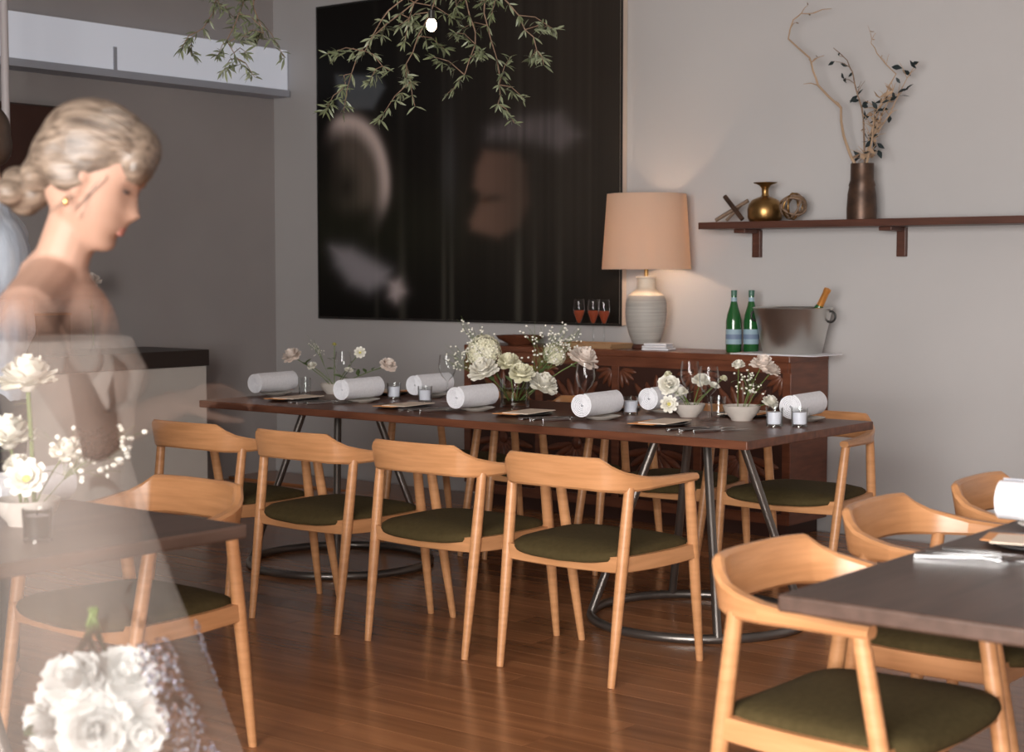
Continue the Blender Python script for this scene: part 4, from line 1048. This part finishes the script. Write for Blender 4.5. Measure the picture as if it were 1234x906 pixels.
# bouquet held low, see-through as part of the reflection
BR = WR+Matrix.Rotation(YAW, 3, 'Z') @ Vector((.0, .03, .75))
ghost = mat('bouquet_petals', (.86, .86, .84), .7, spec=.2); see_through(ghost, .45)
t = thing('bridal_bouquet', 'full white peony bouquet held low by the woman', 'bouquet', BR, YAW)
bst = MB()
for k in range(9): bst.tube([(rnd.uniform(-.012, .012), rnd.uniform(-.012, .012), .03), (rnd.uniform(-.01, .01), rnd.uniform(-.01, .01), 0), (rnd.uniform(-.05, .05), rnd.uniform(-.05, .05), -.08)], .003, 5)
bst.build('stems', M['stem'], t)
for k, (x, y, z_, r) in enumerate([(-.02, -.04, -.10, .062), (.06, -.03, -.09, .058), (.02, -.07, -.17, .065), (-.07, -.03, -.17, .055), (.08, -.05, -.18, .06), (-.03, -.05, -.24, .058), (.05, -.04, -.26, .06), (-.01, .04, -.13, .055), (.0, .05, -.22, .055), (-.09, 0, -.24, .045)]):
    o = bloom_rose(r, 80+k).build('bloom', ghost, t, 180); o.location = (x, y, z_)
    o.rotation_mode = 'QUATERNION'; o.rotation_quaternion = Vector((x, y-.05, z_+.17)).to_track_quat('Z', 'Y')
for k in range(6):
    l = link('leaf', leaf_mesh(.06, .4), M['leaf'], t); l.location = (rnd.uniform(-.1, .1), -.05, rnd.uniform(-.22, -.08)); l.rotation_euler = (rnd.uniform(-1, 1), rnd.uniform(-1, 1), rnd.uniform(0, 6))
# second guest, only the shirt side shows at the left edge
shirt = noisy(mat('pale_blue_shirt', (.55, .62, .72), .8, spec=.2), (.46, .53, .63), (.66, .72, .80), (14, 14, 2.5), 3, nscale=1.5, bump=.3)
GR = at_d(-33, 300, 5.3); GR.z = 0
pg = thing('person', 'guest in pale blue shirt, mostly cut off by left edge', 'person', GR, YAW+PI); pg.scale = (1.06,)*3
mb = MB(); hc2 = (-.01, 0, 1.70); head_into(mb, hc2, math.radians(8))
mb.cap((-.03, 0, 1.63), .06, (-.04, 0, 1.50), .065)
for sy in (-1, 1): mb.cap((-.04, sy*.04, 1.485), .07, (-.045, sy*.19, 1.43), .062)
mb.ell((-.04, 0, 1.34), (.115, .19, .17), 20, 12); mb.ell((-.03, 0, 1.13), (.11, .16, .18), 20, 12); mb.ell((-.03, 0, .95), (.12, .175, .14), 20, 12)
for sy in (-1, 1):
    mb.cap((-.045, sy*.205, 1.42), .055, (-.06, sy*.25, 1.13), .045); mb.cap((-.06, sy*.25, 1.13), .043, (.03, sy*.25, .89), .03)
    hand_into(mb, (.03, sy*.25, .89), (.3, 0, -1), (.9, 0, .3), .4)
    mb.cap((-.03, sy*.095, .90), .10, (-.02, sy*.1, .49), .065); mb.cap((-.02, sy*.1, .49), .06, (-.03, sy*.1, .09), .04); mb.cap((-.05, sy*.1, .045), .042, (.15, sy*.11, .03), .032)
skin2 = mat('skin_tan', (.55, .33, .24), .55)
remeshed('body', mb, .009, skin2, pg, 4)
sb = MB()
sb.cap((-.04, 0, 1.50), .075, (-.042, 0, 1.47), .09)
for sy in (-1, 1):
    sb.cap((-.04, sy*.04, 1.478), .078, (-.045, sy*.19, 1.43), .072)
    sb.cap((-.045, sy*.205, 1.42), .067, (-.06, sy*.25, 1.13), .058); sb.cap((-.06, sy*.25, 1.13), .056, (.022, sy*.25, .91), .044)
sb.ell((-.04, 0, 1.34), (.132, .205, .18), 20, 12); sb.ell((-.03, 0, 1.13), (.128, .176, .2), 20, 12); sb.ell((-.03, 0, .95), (.136, .19, .12), 20, 12)
remeshed('shirt', sb, .010, shirt, pg, 4)
tb = MB()
for sy in (-1, 1):
    tb.cap((-.03, sy*.095, .90), .115, (-.02, sy*.1, .49), .085); tb.cap((-.02, sy*.1, .49), .083, (-.03, sy*.1, .10), .062)
tb.ell((-.03, 0, .92), (.134, .185, .09), 20, 10)
remeshed('trousers', tb, .012, mat('dark_trousers', (.04, .04, .05), .85), pg, 4)
hg = MB(); R2 = Matrix.Rotation(math.radians(8), 3, 'Y')
for c, r in (((-.018, 0, .045), (.102, .086, .092)), ((.035, 0, .078), (.062, .07, .05)), ((-.06, 0, .0), (.056, .078, .075))): hg.ell(R2 @ Vector(c)+Vector(hc2), r, 20, 12, R2)
remeshed('hair', hg, .009, mat('dark_brown_hair', (.05, .03, .02), .5), pg, 3)
